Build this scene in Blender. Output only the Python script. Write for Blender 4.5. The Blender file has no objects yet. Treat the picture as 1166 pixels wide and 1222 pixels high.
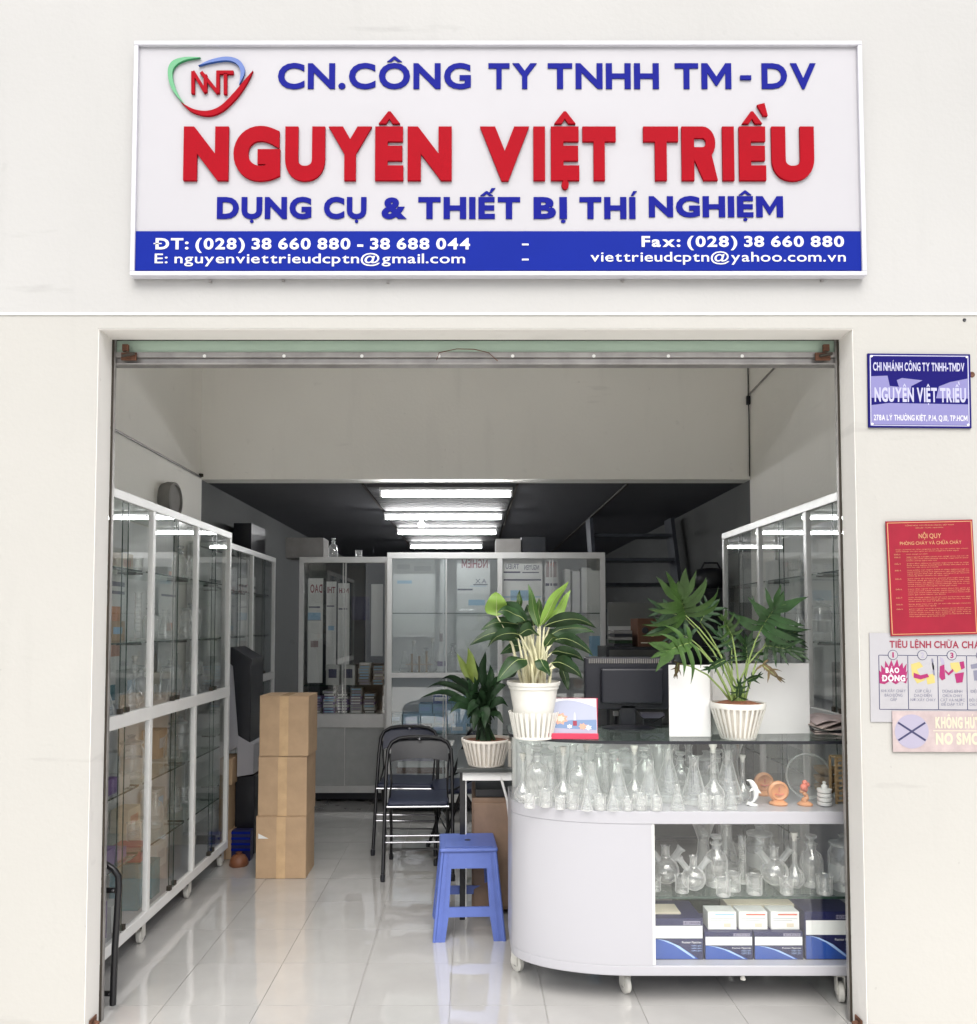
import bpy, math, random, unicodedata
from math import sin, cos, pi, radians, tan
from mathutils import Vector, Matrix
random.seed(11)
SC = bpy.context.scene
COL = SC.collection

# ------------------------------------------------------------------ camera
F, PU, PV, TH = 907.0, 562.0, 708.0, radians(2.4)
CY, CZ = -2.83, 1.5
cam_d = bpy.data.cameras.new('camera'); cam = bpy.data.objects.new('camera', cam_d); COL.objects.link(cam)
cam.location = (0, CY, CZ); cam.rotation_euler = (pi/2 + TH, 0, 0)
cam_d.sensor_fit = 'HORIZONTAL'; cam_d.sensor_width = 36; cam_d.lens = F/1166*36
cam_d.shift_x = (583-PU)/1166; cam_d.shift_y = (PV-611)/1166
cam_d.clip_start = .05; cam_d.clip_end = 2000
SC.camera = cam

# ------------------------------------------------------------------ sky, sun, exposure
SUN_EL, SUN_AZ = radians(52), radians(-20)      # azimuth measured from straight behind the camera, towards the left
w = bpy.data.worlds.new('World'); SC.world = w; w.use_nodes = True
nt = w.node_tree; bg = nt.nodes['Background']
sky = nt.nodes.new('ShaderNodeTexSky'); sky.sky_type = 'NISHITA'; sky.sun_disc = False
sky.sun_elevation = SUN_EL; sky.sun_rotation = pi - SUN_AZ*-1; sky.dust_density = 4; sky.air_density = 1.0
hs = nt.nodes.new('ShaderNodeHueSaturation'); hs.inputs['Saturation'].default_value = .30
nt.links.new(sky.outputs[0], hs.inputs['Color']); nt.links.new(hs.outputs[0], bg.inputs[0])
bg.inputs[1].default_value = .15
sd = bpy.data.lights.new('sun', 'SUN'); sd.energy = 1.7; sd.angle = radians(50); sd.color = (1, .955, .88)
so = bpy.data.objects.new('sun', sd); COL.objects.link(so)
to_sun = Vector((sin(SUN_AZ)*cos(SUN_EL), -cos(SUN_AZ)*cos(SUN_EL), sin(SUN_EL)))
so.rotation_euler = to_sun.to_track_quat('Z', 'Y').to_euler(); so.location = (0, -6, 8)
SC.view_settings.view_transform = 'Standard'; SC.view_settings.look = 'None'
SC.view_settings.gamma = 1; SC.view_settings.exposure = .76
SC.view_settings.use_curve_mapping = False
cy = SC.cycles
cy.max_bounces = 12; cy.diffuse_bounces = 7; cy.glossy_bounces = 4; cy.transmission_bounces = 4; cy.transparent_max_bounces = 40
cy.caustics_reflective = False; cy.caustics_refractive = False; cy.sample_clamp_indirect = 8
try:
    cy.use_denoising = True; cy.denoiser = 'OPENIMAGEDENOISE'
except Exception: pass

# ------------------------------------------------------------------ pixel of the photo + distance -> place in the shop
def at(u, v, D):
    a, b = (u-PU)/F, (PV-v)/F
    y = cos(TH) - b*sin(TH); z = sin(TH) + b*cos(TH)
    return (a/y*D, CY+D, CZ + z/y*D)
def AX(u, D, v=900): return at(u, v, D)[0]
def AZ(v, D): return at(562, v, D)[2]
def fl(u, v, z0=0):
    b = (PV-v)/F
    y = cos(TH) - b*sin(TH); z = sin(TH) + b*cos(TH)
    D = (z0-CZ)*y/z
    return at(u, v, D)

# ------------------------------------------------------------------ materials
def mk(name, col, rough=.5, metal=0, spec=.5, noise=0, nscale=8, bump=0, bscale=60, ndet=4, rnd=0, emit=0, coat=0):
    m = bpy.data.materials.new(name); m.use_nodes = True
    N, L = m.node_tree.nodes, m.node_tree.links
    p = N['Principled BSDF']; p.inputs['Coat Roughness'].default_value = .04
    p.inputs['Base Color'].default_value = (*col, 1); p.inputs['Roughness'].default_value = rough
    p.inputs['Metallic'].default_value = metal; p.inputs['Specular IOR Level'].default_value = spec
    p.inputs['Coat Weight'].default_value = coat
    if emit:
        p.inputs['Emission Color'].default_value = (*col, 1); p.inputs['Emission Strength'].default_value = emit
    tc = N.new('ShaderNodeTexCoord')
    src = None
    if noise:
        n = N.new('ShaderNodeTexNoise'); n.inputs['Scale'].default_value = nscale; n.inputs['Detail'].default_value = ndet
        n.inputs['Roughness'].default_value = .6
        L.new(tc.outputs['Object'], n.inputs['Vector'])
        mr = N.new('ShaderNodeMapRange'); mr.inputs[1].default_value = .3; mr.inputs[2].default_value = .7
        mr.inputs[3].default_value = 1-noise; mr.inputs[4].default_value = 1+noise*.6
        L.new(n.outputs[0], mr.inputs[0]); src = mr.outputs[0]
    if rnd:
        oi = N.new('ShaderNodeObjectInfo'); mr = N.new('ShaderNodeMapRange')
        mr.inputs[3].default_value = 1-rnd; mr.inputs[4].default_value = 1+rnd*.5
        L.new(oi.outputs['Random'], mr.inputs[0])
        if src:
            mu = N.new('ShaderNodeMath'); mu.operation = 'MULTIPLY'
            L.new(src, mu.inputs[0]); L.new(mr.outputs[0], mu.inputs[1]); src = mu.outputs[0]
        else: src = mr.outputs[0]
    if src:
        vm = N.new('ShaderNodeVectorMath'); vm.operation = 'SCALE'; vm.inputs[0].default_value = col
        L.new(src, vm.inputs['Scale']); L.new(vm.outputs[0], p.inputs['Base Color'])
    if bump:
        n2 = N.new('ShaderNodeTexNoise'); n2.inputs['Scale'].default_value = bscale; n2.inputs['Detail'].default_value = 5
        L.new(tc.outputs['Object'], n2.inputs['Vector'])
        b = N.new('ShaderNodeBump'); b.inputs['Strength'].default_value = bump; b.inputs['Distance'].default_value = .01
        L.new(n2.outputs[0], b.inputs['Height']); L.new(b.outputs[0], p.inputs['Normal'])
    return m

def thin_glass(name, tint, refl=.05, edge=.0, edge_col=(.8, .85, .82), rough=0.0, body=0.0):
    """clear glass drawn as see-through + reflection that grows towards grazing view; a little white scatter at the rims"""
    m = bpy.data.materials.new(name); m.use_nodes = True
    N, L = m.node_tree.nodes, m.node_tree.links
    N.remove(N['Principled BSDF']); out = N['Material Output']
    tr = N.new('ShaderNodeBsdfTransparent'); tr.inputs[0].default_value = (*tint, 1)
    gl = N.new('ShaderNodeBsdfGlossy'); gl.inputs['Roughness'].default_value = rough; gl.inputs[0].default_value = (1, 1, 1, 1)
    lw = N.new('ShaderNodeLayerWeight'); lw.inputs[0].default_value = .5
    pw = N.new('ShaderNodeMath'); pw.operation = 'POWER'; pw.inputs[1].default_value = 5
    mr = N.new('ShaderNodeMapRange'); mr.inputs[3].default_value = refl; mr.inputs[4].default_value = .8
    L.new(lw.outputs['Facing'], pw.inputs[0]); L.new(pw.outputs[0], mr.inputs[0])
    mx = N.new('ShaderNodeMixShader'); L.new(mr.outputs[0], mx.inputs[0]); L.new(tr.outputs[0], mx.inputs[1]); L.new(gl.outputs[0], mx.inputs[2])
    last = mx.outputs[0]
    if edge or body:
        df = N.new('ShaderNodeBsdfDiffuse'); df.inputs[0].default_value = (*edge_col, 1)
        tl = N.new('ShaderNodeBsdfTranslucent'); tl.inputs[0].default_value = (*edge_col, 1)
        ad = N.new('ShaderNodeMixShader'); L.new(df.outputs[0], ad.inputs[1]); L.new(tl.outputs[0], ad.inputs[2])
        p2 = N.new('ShaderNodeMath'); p2.operation = 'POWER'; p2.inputs[1].default_value = 2.2
        m2 = N.new('ShaderNodeMapRange'); m2.inputs[3].default_value = body; m2.inputs[4].default_value = edge
        L.new(lw.outputs['Facing'], p2.inputs[0]); L.new(p2.outputs[0], m2.inputs[0])
        m3 = N.new('ShaderNodeMixShader'); L.new(m2.outputs[0], m3.inputs[0]); L.new(last, m3.inputs[1]); L.new(ad.outputs[0], m3.inputs[2])
        last = m3.outputs[0]
    L.new(last, out.inputs[0])
    return m

M = {}
def wall_mat(name, col):
    """painted plaster: broad unevenness, small scuffs and grime streaks"""
    m = mk(name, col, .78, spec=.25, bump=.12, bscale=45)
    N, L = m.node_tree.nodes, m.node_tree.links; p = N['Principled BSDF']
    tc = [n for n in N if n.type == 'TEX_COORD'][0]
    def noise(sc, det, mp=None):
        n = N.new('ShaderNodeTexNoise'); n.inputs['Scale'].default_value = sc; n.inputs['Detail'].default_value = det
        v = tc.outputs['Object']
        if mp:
            q = N.new('ShaderNodeMapping'); q.inputs['Scale'].default_value = mp; L.new(v, q.inputs[0]); v = q.outputs[0]
        L.new(v, n.inputs['Vector']); return n.outputs[0]
    def rng(src, a, b, c, d):
        r = N.new('ShaderNodeMapRange'); r.inputs[1].default_value = a; r.inputs[2].default_value = b
        r.inputs[3].default_value = c; r.inputs[4].default_value = d; L.new(src, r.inputs[0]); return r.outputs[0]
    def mul(a, b):
        x = N.new('ShaderNodeMath'); x.operation = 'MULTIPLY'; L.new(a, x.inputs[0]); L.new(b, x.inputs[1]); return x.outputs[0]
    f = mul(rng(noise(.9, 3), .3, .7, .955, 1.02), rng(noise(3.2, 8, (3, 3, .35)), .58, .8, 1, .955))
    f = mul(f, rng(noise(11, 2), .70, .80, 1, .93))
    f = mul(f, rng(noise(1.6, 12, (1, 1, 6)), .67, .73, 1, .90)); f = mul(f, rng(noise(26, 6), .72, .76, 1, .88))
    v = N.new('ShaderNodeVectorMath'); v.operation = 'SCALE'; v.inputs[0].default_value = col
    L.new(f, v.inputs['Scale']); L.new(v.outputs[0], p.inputs['Base Color'])
    return m
M['wall'] = wall_mat('cream_plaster', (0.4072, 0.4054, 0.401))
M['wall_low'] = wall_mat('cream_plaster_lower', (0.4027, 0.3965, 0.3777))
M['reveal'] = wall_mat('reveal_paint', (0.716, 0.6981, 0.6713))
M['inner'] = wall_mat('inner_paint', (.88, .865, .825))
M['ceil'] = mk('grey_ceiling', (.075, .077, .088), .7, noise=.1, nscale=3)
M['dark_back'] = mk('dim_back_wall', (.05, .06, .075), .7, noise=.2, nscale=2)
M['rear_shade'] = wall_mat('rear_wall_shade', (.15, .155, .155))  # same side walls past the beam, with their shade put into the colour
M['cab_white'] = mk('cabinet_white_lining', (.86, .87, .88), .45, noise=.02)
M['cab_grey'] = mk('cabinet_grey_lining', (.5, .49, .46), .6)
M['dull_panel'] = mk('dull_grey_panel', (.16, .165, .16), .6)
M['strip'] = mk('white_strip', (0.7697, 0.7697, 0.7608), .5)
M['pave_bounce'] = mk('bounce_pavement', (.80, .785, .75), .85, noise=.15, nscale=3, bump=.2, bscale=20)  # made very bright so the unseen ground throws light indoors
M['road'] = mk('asphalt', (.06, .06, .062), .9, noise=.2, nscale=9, bump=.3)
M['grout'] = mk('tile_grout', (.38, .37, .35), .8)
def tile_mat():
    m = mk('polished_tile', (.455, .45, .44), .085, spec=1.0, coat=1.0, noise=.05, nscale=5, rnd=.04)
    N, L = m.node_tree.nodes, m.node_tree.links; p = N['Principled BSDF']
    tc = [n for n in N if n.type == 'TEX_COORD'][0]
    n = N.new('ShaderNodeTexNoise'); n.inputs['Scale'].default_value = 7; n.inputs['Detail'].default_value = 6
    L.new(tc.outputs['Object'], n.inputs['Vector'])
    r = N.new('ShaderNodeMapRange'); r.inputs[1].default_value = .35; r.inputs[2].default_value = .75; r.inputs[3].default_value = .015; r.inputs[4].default_value = .07
    L.new(n.outputs[0], r.inputs[0]); L.new(r.outputs[0], p.inputs['Roughness'])
    n2 = N.new('ShaderNodeTexNoise'); n2.inputs['Scale'].default_value = 5; n2.inputs['Detail'].default_value = 1
    L.new(tc.outputs['Object'], n2.inputs['Vector'])
    b = N.new('ShaderNodeBump'); b.inputs['Strength'].default_value = .16; b.inputs['Distance'].default_value = .02
    L.new(b.outputs[0], p.inputs['Coat Normal']); p.inputs['Coat IOR'].default_value = 1.75
    L.new(n2.outputs[0], b.inputs['Height']); L.new(b.outputs[0], p.inputs['Normal'])
    return m
M['tile'] = tile_mat()
M['alu'] = mk('pale_aluminium', (.66, .66, .65), .38, metal=.35, noise=.06, nscale=12)
M['alu_w'] = mk('white_powder_coat', (.74, .74, .73), .4, noise=.05, nscale=6)
M['rail'] = mk('galvanised_rail', (.34, .325, .315), .45, metal=.5, noise=.25, nscale=10)
M['greenglass'] = mk('green_tinted_panel', (.40, .52, .43), .25, noise=.08, nscale=4)
M['rust'] = mk('rusty_iron', (.13, .055, .03), .8, noise=.5, nscale=40, bump=.4)
M['darkline'] = mk('dark_seal', (.035, .028, .02), .7)
M['glass'] = thin_glass('cabinet_glass', (.988, .994, .99), .075)
M['glass_haze'] = thin_glass('reflection_haze_glass', (.97, .985, .985), .08, edge=.3, edge_col=(.90, .96, .98), body=.11)  # white scatter stands in for bright reflections on the panes
M['glass_c'] = thin_glass('counter_glass', (.988, .994, .99), .035)
M['glass_e'] = mk('green_glass_edge', (.022, .045, .036), .15)
M['shelfglass'] = thin_glass('shelf_glass', (.95, .975, .96), .04, edge=.15, edge_col=(.25, .4, .33))
M['topglass'] = thin_glass('counter_top_glass', (.80, .85, .83), .05, edge=.12, edge_col=(.1, .14, .12))
M['flask'] = thin_glass('lab_glass', (.985, .99, .985), .13, edge=.95, edge_col=(.95, .955, .95), body=.11)
M['flask_thick'] = thin_glass('lab_glass_ground', (.9, .91, .91), .07, edge=.8, edge_col=(.85, .87, .87), body=.30, rough=.15)
M['smokeglass'] = thin_glass('grey_glass', (.72, .78, .78), .10)
M['white'] = mk('white_laminate', (0.3849, 0.3849, 0.4162), .32, spec=.45, noise=.015, nscale=2)
M['whitebox'] = mk('white_board', (.72, .72, .72), .6, noise=.02, nscale=5)
M['plastic_w'] = mk('white_plastic', (0.6444, 0.6354, 0.5907), .4, noise=.05, nscale=20)
M['plastic_ivory'] = mk('aged_white_plastic', (.70, .66, .60), .5, noise=.12, nscale=25)
M['blue_pl'] = mk('blue_plastic', (.095, .145, .43), .38, noise=.1, nscale=9, bump=.05)
M['black'] = mk('black_plastic', (.012, .013, .018), .35, noise=.2, nscale=20)
M['black_m'] = mk('black_painted_tube', (.015, .015, .017), .28, metal=.3)
M['chrome'] = mk('steel_tube', (.35, .35, .37), .2, metal=.9)
M['navy'] = mk('navy_vinyl', (.015, .02, .05), .4, bump=.1, bscale=80)
M['monitor'] = mk('monitor_shell', (.012, .013, .02), .45)
M['card'] = mk('brown_cardboard', (.47, .325, .20), .85, noise=.10, nscale=9, bump=.08, bscale=90, rnd=.05)
M['card_dk'] = mk('printed_cardboard', (.13, .06, .035), .85, noise=.15, nscale=9)
M['tape'] = mk('clear_packing_tape', (.58, .40, .23), .25, noise=.12, nscale=14)
M['greycard'] = mk('grey_carton', (.26, .25, .24), .85, noise=.12, nscale=8)
M['desk'] = mk('dark_desk_top', (.03, .035, .035), .3)
M['wood'] = mk('brown_laminate', (.22, .145, .10), .55, noise=.25, nscale=6)
M['woodrack'] = mk('wooden_rack', (.42, .28, .15), .6, noise=.2, nscale=20)
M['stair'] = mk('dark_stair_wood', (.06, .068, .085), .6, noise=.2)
M['grey_pan'] = mk('grey_laminate', (.42, .43, .42), .5, noise=.08, nscale=12)
M['soil'] = mk('red_brown_soil', (.20, .075, .035), .95, noise=.5, nscale=60, bump=1, bscale=120)
M['leaf_d'] = mk('dark_green_leaf', (.017, .047, .013), .42, noise=.4, nscale=14, rnd=.35, spec=.28)
M['leaf_m'] = mk('mid_green_leaf', (.036, .080, .016), .45, spec=.28, noise=.35, nscale=18, rnd=.3)
M['leaf_l'] = mk('light_green_leaf', (.16, .27, .045), .45, spec=.28, noise=.2, nscale=14, rnd=.15)
M['leaf_dk'] = mk('dark_strap_leaf', (.016, .042, .016), .5, spec=.25, noise=.4, nscale=16, rnd=.4)
M['leaf_y'] = mk('yellow_green_leaf', (.16, .22, .04), .45, noise=.3, nscale=16)
M['leaf_br'] = mk('browned_leaf', (.09, .06, .02), .7, noise=.4, nscale=30)
M['stem_w'] = mk('ivory_stem', (.62, .60, .40), .5, noise=.15, nscale=20)
M['stem_g'] = mk('green_stem', (.20, .28, .08), .5, noise=.2, nscale=20)
M['rib'] = mk('pale_midrib', (.27, .33, .13), .5)
M['tube'] = mk('lit_tube', (1, 1, 1), .5, emit=48)
M['lampbody'] = mk('lamp_tray', (.55, .56, .57), .35)
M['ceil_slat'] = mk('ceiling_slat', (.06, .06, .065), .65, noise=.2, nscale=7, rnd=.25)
M['red'] = mk('red_acrylic', (.28, .0012, .008), .6, spec=.06, noise=.05, nscale=12)
M['blue'] = mk('blue_acrylic', (.006, .009, .19), .6, spec=.06, noise=.04, nscale=12)
M['bandblue'] = mk('blue_band', (.003, .014, .22), .6, spec=.08, noise=.03, nscale=5)
M['signbg'] = mk('sign_panel', (0.3849, 0.3804, 0.4072), .5, spec=.3, noise=.02, nscale=2)
M['signframe'] = mk('white_aluminium_frame', (0.4923, 0.4923, 0.537), .4, noise=.04)
M['green'] = mk('green_acrylic', (0.02685, 0.2417, 0.0895), .3)
M['logoblue'] = mk('logo_blue', (0.00895, 0.06265, 0.2864), .3)
M['print_w'] = mk('white_print', (0.5549, 0.5549, 0.5728), .5)
M['plaque'] = mk('dark_blue_enamel', (.006, .004, .105), .5, spec=.1)
M['plaque_pr'] = mk('lavender_print', (0.3759, 0.3759, 0.5191), .35)
M['plaque_glare'] = mk('plaque_reflection_tone', (0.179, 0.1701, 0.358), .3, spec=.3)  # pale reflection of the surroundings painted as a colour
M['redboard'] = mk('crimson_board', (0.2417, 0.00895, 0.02506), .5, spec=.25, noise=.12, nscale=9)
M['gold'] = mk('gold_print', (0.4475, 0.2327, 0.1074), .5)
M['greyboard'] = mk('pale_grey_board', (0.3491, 0.3446, 0.3669), .45, noise=.04)
M['ink'] = mk('dark_ink', (.03, .03, .09), .6)
M['ink_g'] = mk('grey_ink', (.16, .16, .22), .6)
M['magenta'] = mk('magenta_print', (0.2685, 0.00895, 0.09845), .5)
M['inkred'] = mk('dark_red_print', (0.2327, 0.0179, 0.04475), .5)
M['yellow'] = mk('yellow_print', (0.4475, 0.3759, 0.1253), .5)
M['pinkfade'] = mk('faded_pink_sticker', (0.3938, 0.3222, 0.3222), .55, noise=.18, nscale=14)
M['cream_pr'] = mk('cream_print', (0.5012, 0.4654, 0.358), .55)
M['lilac'] = mk('lilac_print', (0.3043, 0.2864, 0.3759), .5)
M['skyblue'] = mk('pale_blue_print', (.30, .50, .68), .5)
M['bluebox'] = mk('dark_blue_carton', (.012, .014, .07), .35, noise=.1)
M['bluestreak'] = mk('bright_blue_print', (.02, .07, .32), .35)
M['cyan'] = mk('pale_streak_print', (.35, .5, .8), .35)
M['dull_orange'] = mk('dull_orange_plastic', (.17, .06, .025), .5)
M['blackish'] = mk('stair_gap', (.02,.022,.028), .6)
M['orange'] = mk('orange_model', (.60, .27, .12), .45, noise=.2, nscale=20)
M['coral'] = mk('coral_model', (.66, .16, .10), .45, noise=.25, nscale=20)
M['beige'] = mk('beige_carton', (.60, .54, .43), .7, noise=.08)
M['paper'] = mk('paper_sheet', (.72, .73, .72), .7, noise=.05, nscale=6)
M['purple'] = mk('purple_carton', (.16, .10, .24), .6, noise=.2)
M['teal'] = mk('teal_carton', (.05, .19, .24), .5, noise=.2)
M['oxide'] = mk('brown_glassware', (.28, .17, .07), .4)
M['pinkplastic'] = mk('crimson_card', (.42, .014, .055), .35)
M['water'] = mk('sea_print', (.13, .20, .34), .4)
M['skyp'] = mk('lilac_sky_print', (.32, .34, .44), .4)
M['peach'] = mk('peach_print', (.52, .28, .20), .4)
M['newspaper'] = mk('newspaper', (.40, .33, .31), .8, noise=.25, nscale=40)

# ------------------------------------------------------------------ mesh helpers
class MB:
    def __init__(s): s.v, s.f, s.m, s.mats, s.sm = [], [], [], [], False
    def mi(s, m):
        if m not in s.mats: s.mats.append(m)
        return s.mats.index(m)
    def add(s, vs, fs, m):
        o = len(s.v); k = s.mi(m)
        s.v += [tuple(p) for p in vs]; s.f += [tuple(i+o for i in f) for f in fs]; s.m += [k]*len(fs)
        return s
    def box(s, x0, x1, y0, y1, z0, z1, m, T=None):
        vs = [(x, y, z) for z in (z0, z1) for y in (y0, y1) for x in (x0, x1)]
        if T: vs = [T @ Vector(p) for p in vs]
        return s.add(vs, [(0, 2, 3, 1), (4, 5, 7, 6), (0, 1, 5, 4), (2, 6, 7, 3), (0, 4, 6, 2), (1, 3, 7, 5)], m)
    def lathe(s, prof, c, m, n=20, T=None, cap=(True, True)):
        vs, fs = [], []
        for r, z in prof:
            for i in range(n):
                a = 2*pi*i/n; p = Vector((r*cos(a), r*sin(a), z))
                if T: p = T @ p
                vs.append((p.x+c[0], p.y+c[1], p.z+c[2]))
        for j in range(len(prof)-1):
            for i in range(n):
                k = (i+1) % n; fs.append((j*n+i, j*n+k, (j+1)*n+k, (j+1)*n+i))
        if cap[0]: fs.append(tuple(reversed(range(n))))
        if cap[1]: fs.append(tuple((len(prof)-1)*n+i for i in range(n)))
        return s.add(vs, fs, m)
    def tube(s, pts, r, m, n=8, closed=False):
        pts = [Vector(p) for p in pts]; vs, fs = [], []
        rr = r if isinstance(r, (list, tuple)) else [r]*len(pts)
        up = None
        for i, p in enumerate(pts):
            if closed: t = pts[(i+1) % len(pts)] - pts[i-1]
            else: t = pts[min(i+1, len(pts)-1)] - pts[max(i-1, 0)]
            t.normalize()
            if up is None:
                up = Vector((0, 0, 1)) if abs(t.z) < .9 else Vector((1, 0, 0))
            a = t.cross(up).normalized(); up = a.cross(t).normalized()
            for k in range(n):
                q = 2*pi*k/n; vs.append(p + (a*cos(q) + up*sin(q))*rr[i])
        L = len(pts)
        for i in range(L if closed else L-1):
            j = (i+1) % L
            for k in range(n):
                l = (k+1) % n; fs.append((i*n+k, j*n+k, j*n+l, i*n+l))
        if not closed:
            fs.append(tuple(range(n))); fs.append(tuple(reversed([(L-1)*n+k for k in range(n)])))
        return s.add(vs, fs, m)
    def prism(s, poly, y0, y1, m):
        """polygon in x,z (counter-clockwise seen from -y) between y0 (front) and y1"""
        n = len(poly)
        A = sum(poly[i][0]*poly[(i+1) % n][1]-poly[(i+1) % n][0]*poly[i][1] for i in range(n))
        if A < 0: poly = poly[::-1]
        vs = [(p[0], y0, p[1]) for p in poly] + [(p[0], y1, p[1]) for p in poly]
        fs = [tuple(range(n)), tuple(reversed(range(n, 2*n)))] + [(i, i+n, (i+1) % n+n, (i+1) % n) for i in range(n)]
        return s.add(vs, fs, m)
    def slab(s, poly, z0, z1, m):
        """polygon in x,y (counter-clockwise from above)"""
        n = len(poly)
        A = sum(poly[i][0]*poly[(i+1) % n][1]-poly[(i+1) % n][0]*poly[i][1] for i in range(n))
        if A < 0: poly = poly[::-1]
        vs = [(p[0], p[1], z0) for p in poly] + [(p[0], p[1], z1) for p in poly]
        fs = [tuple(reversed(range(n))), tuple(range(n, 2*n))] + [(i, (i+1) % n, (i+1) % n+n, i+n) for i in range(n)]
        return s.add(vs, fs, m)
    def mesh(s, name, smooth=None):
        me = bpy.data.meshes.new(name); me.from_pydata(s.v, [], s.f)
        for m in s.mats: me.materials.append(M[m])
        me.polygons.foreach_set('material_index', s.m)
        if smooth:
            me.polygons.foreach_set('use_smooth', [True]*len(me.polygons))
            me.update()
            try: me.set_sharp_from_angle(angle=radians(smooth))
            except Exception: pass
        me.update(); return me

def tag(o, label=None, cat=None, group=None, kind=None):
    if label: o['label'] = label
    if cat: o['category'] = cat
    if group: o['group'] = group
    if kind: o['kind'] = kind
    return o
def obj(name, mb, parent=None, smooth=None, bevel=0, loc=None, rot=None, seg=2):
    me = mb if isinstance(mb, bpy.types.Mesh) else mb.mesh(name, smooth)
    o = bpy.data.objects.new(name, me); COL.objects.link(o)
    if parent is not None: o.parent = parent
    if loc is not None: o.location = loc
    if rot is not None: o.rotation_euler = rot
    if bevel:
        b = o.modifiers.new('bevel', 'BEVEL'); b.width = bevel; b.segments = seg; b.limit_method = 'ANGLE'
        b.angle_limit = radians(50)
    return o
def thing(name, label, cat, loc=(0, 0, 0), rz=0, group=None):
    o = bpy.data.objects.new(name, None); COL.objects.link(o); o.empty_display_size = .05
    o.location = loc; o.rotation_euler = (0, 0, rz)
    return tag(o, label, cat, group)
def dup(o, loc=None, rz=None, label=None, parent=None, scale=None):
    c = o.copy(); COL.objects.link(c)
    if parent is not None: c.parent = parent
    if loc is not None: c.location = loc
    if rz is not None: c.rotation_euler = (0, 0, rz)
    if scale is not None: c.scale = (scale,)*3 if not isinstance(scale, tuple) else scale
    if label: c['label'] = label
    for ch in list(o.children): dup(ch, parent=c)
    return c
def one(name, mb, label, cat, group=None, **k):
    return tag(obj(name, mb, **k), label, cat, group)

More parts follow.
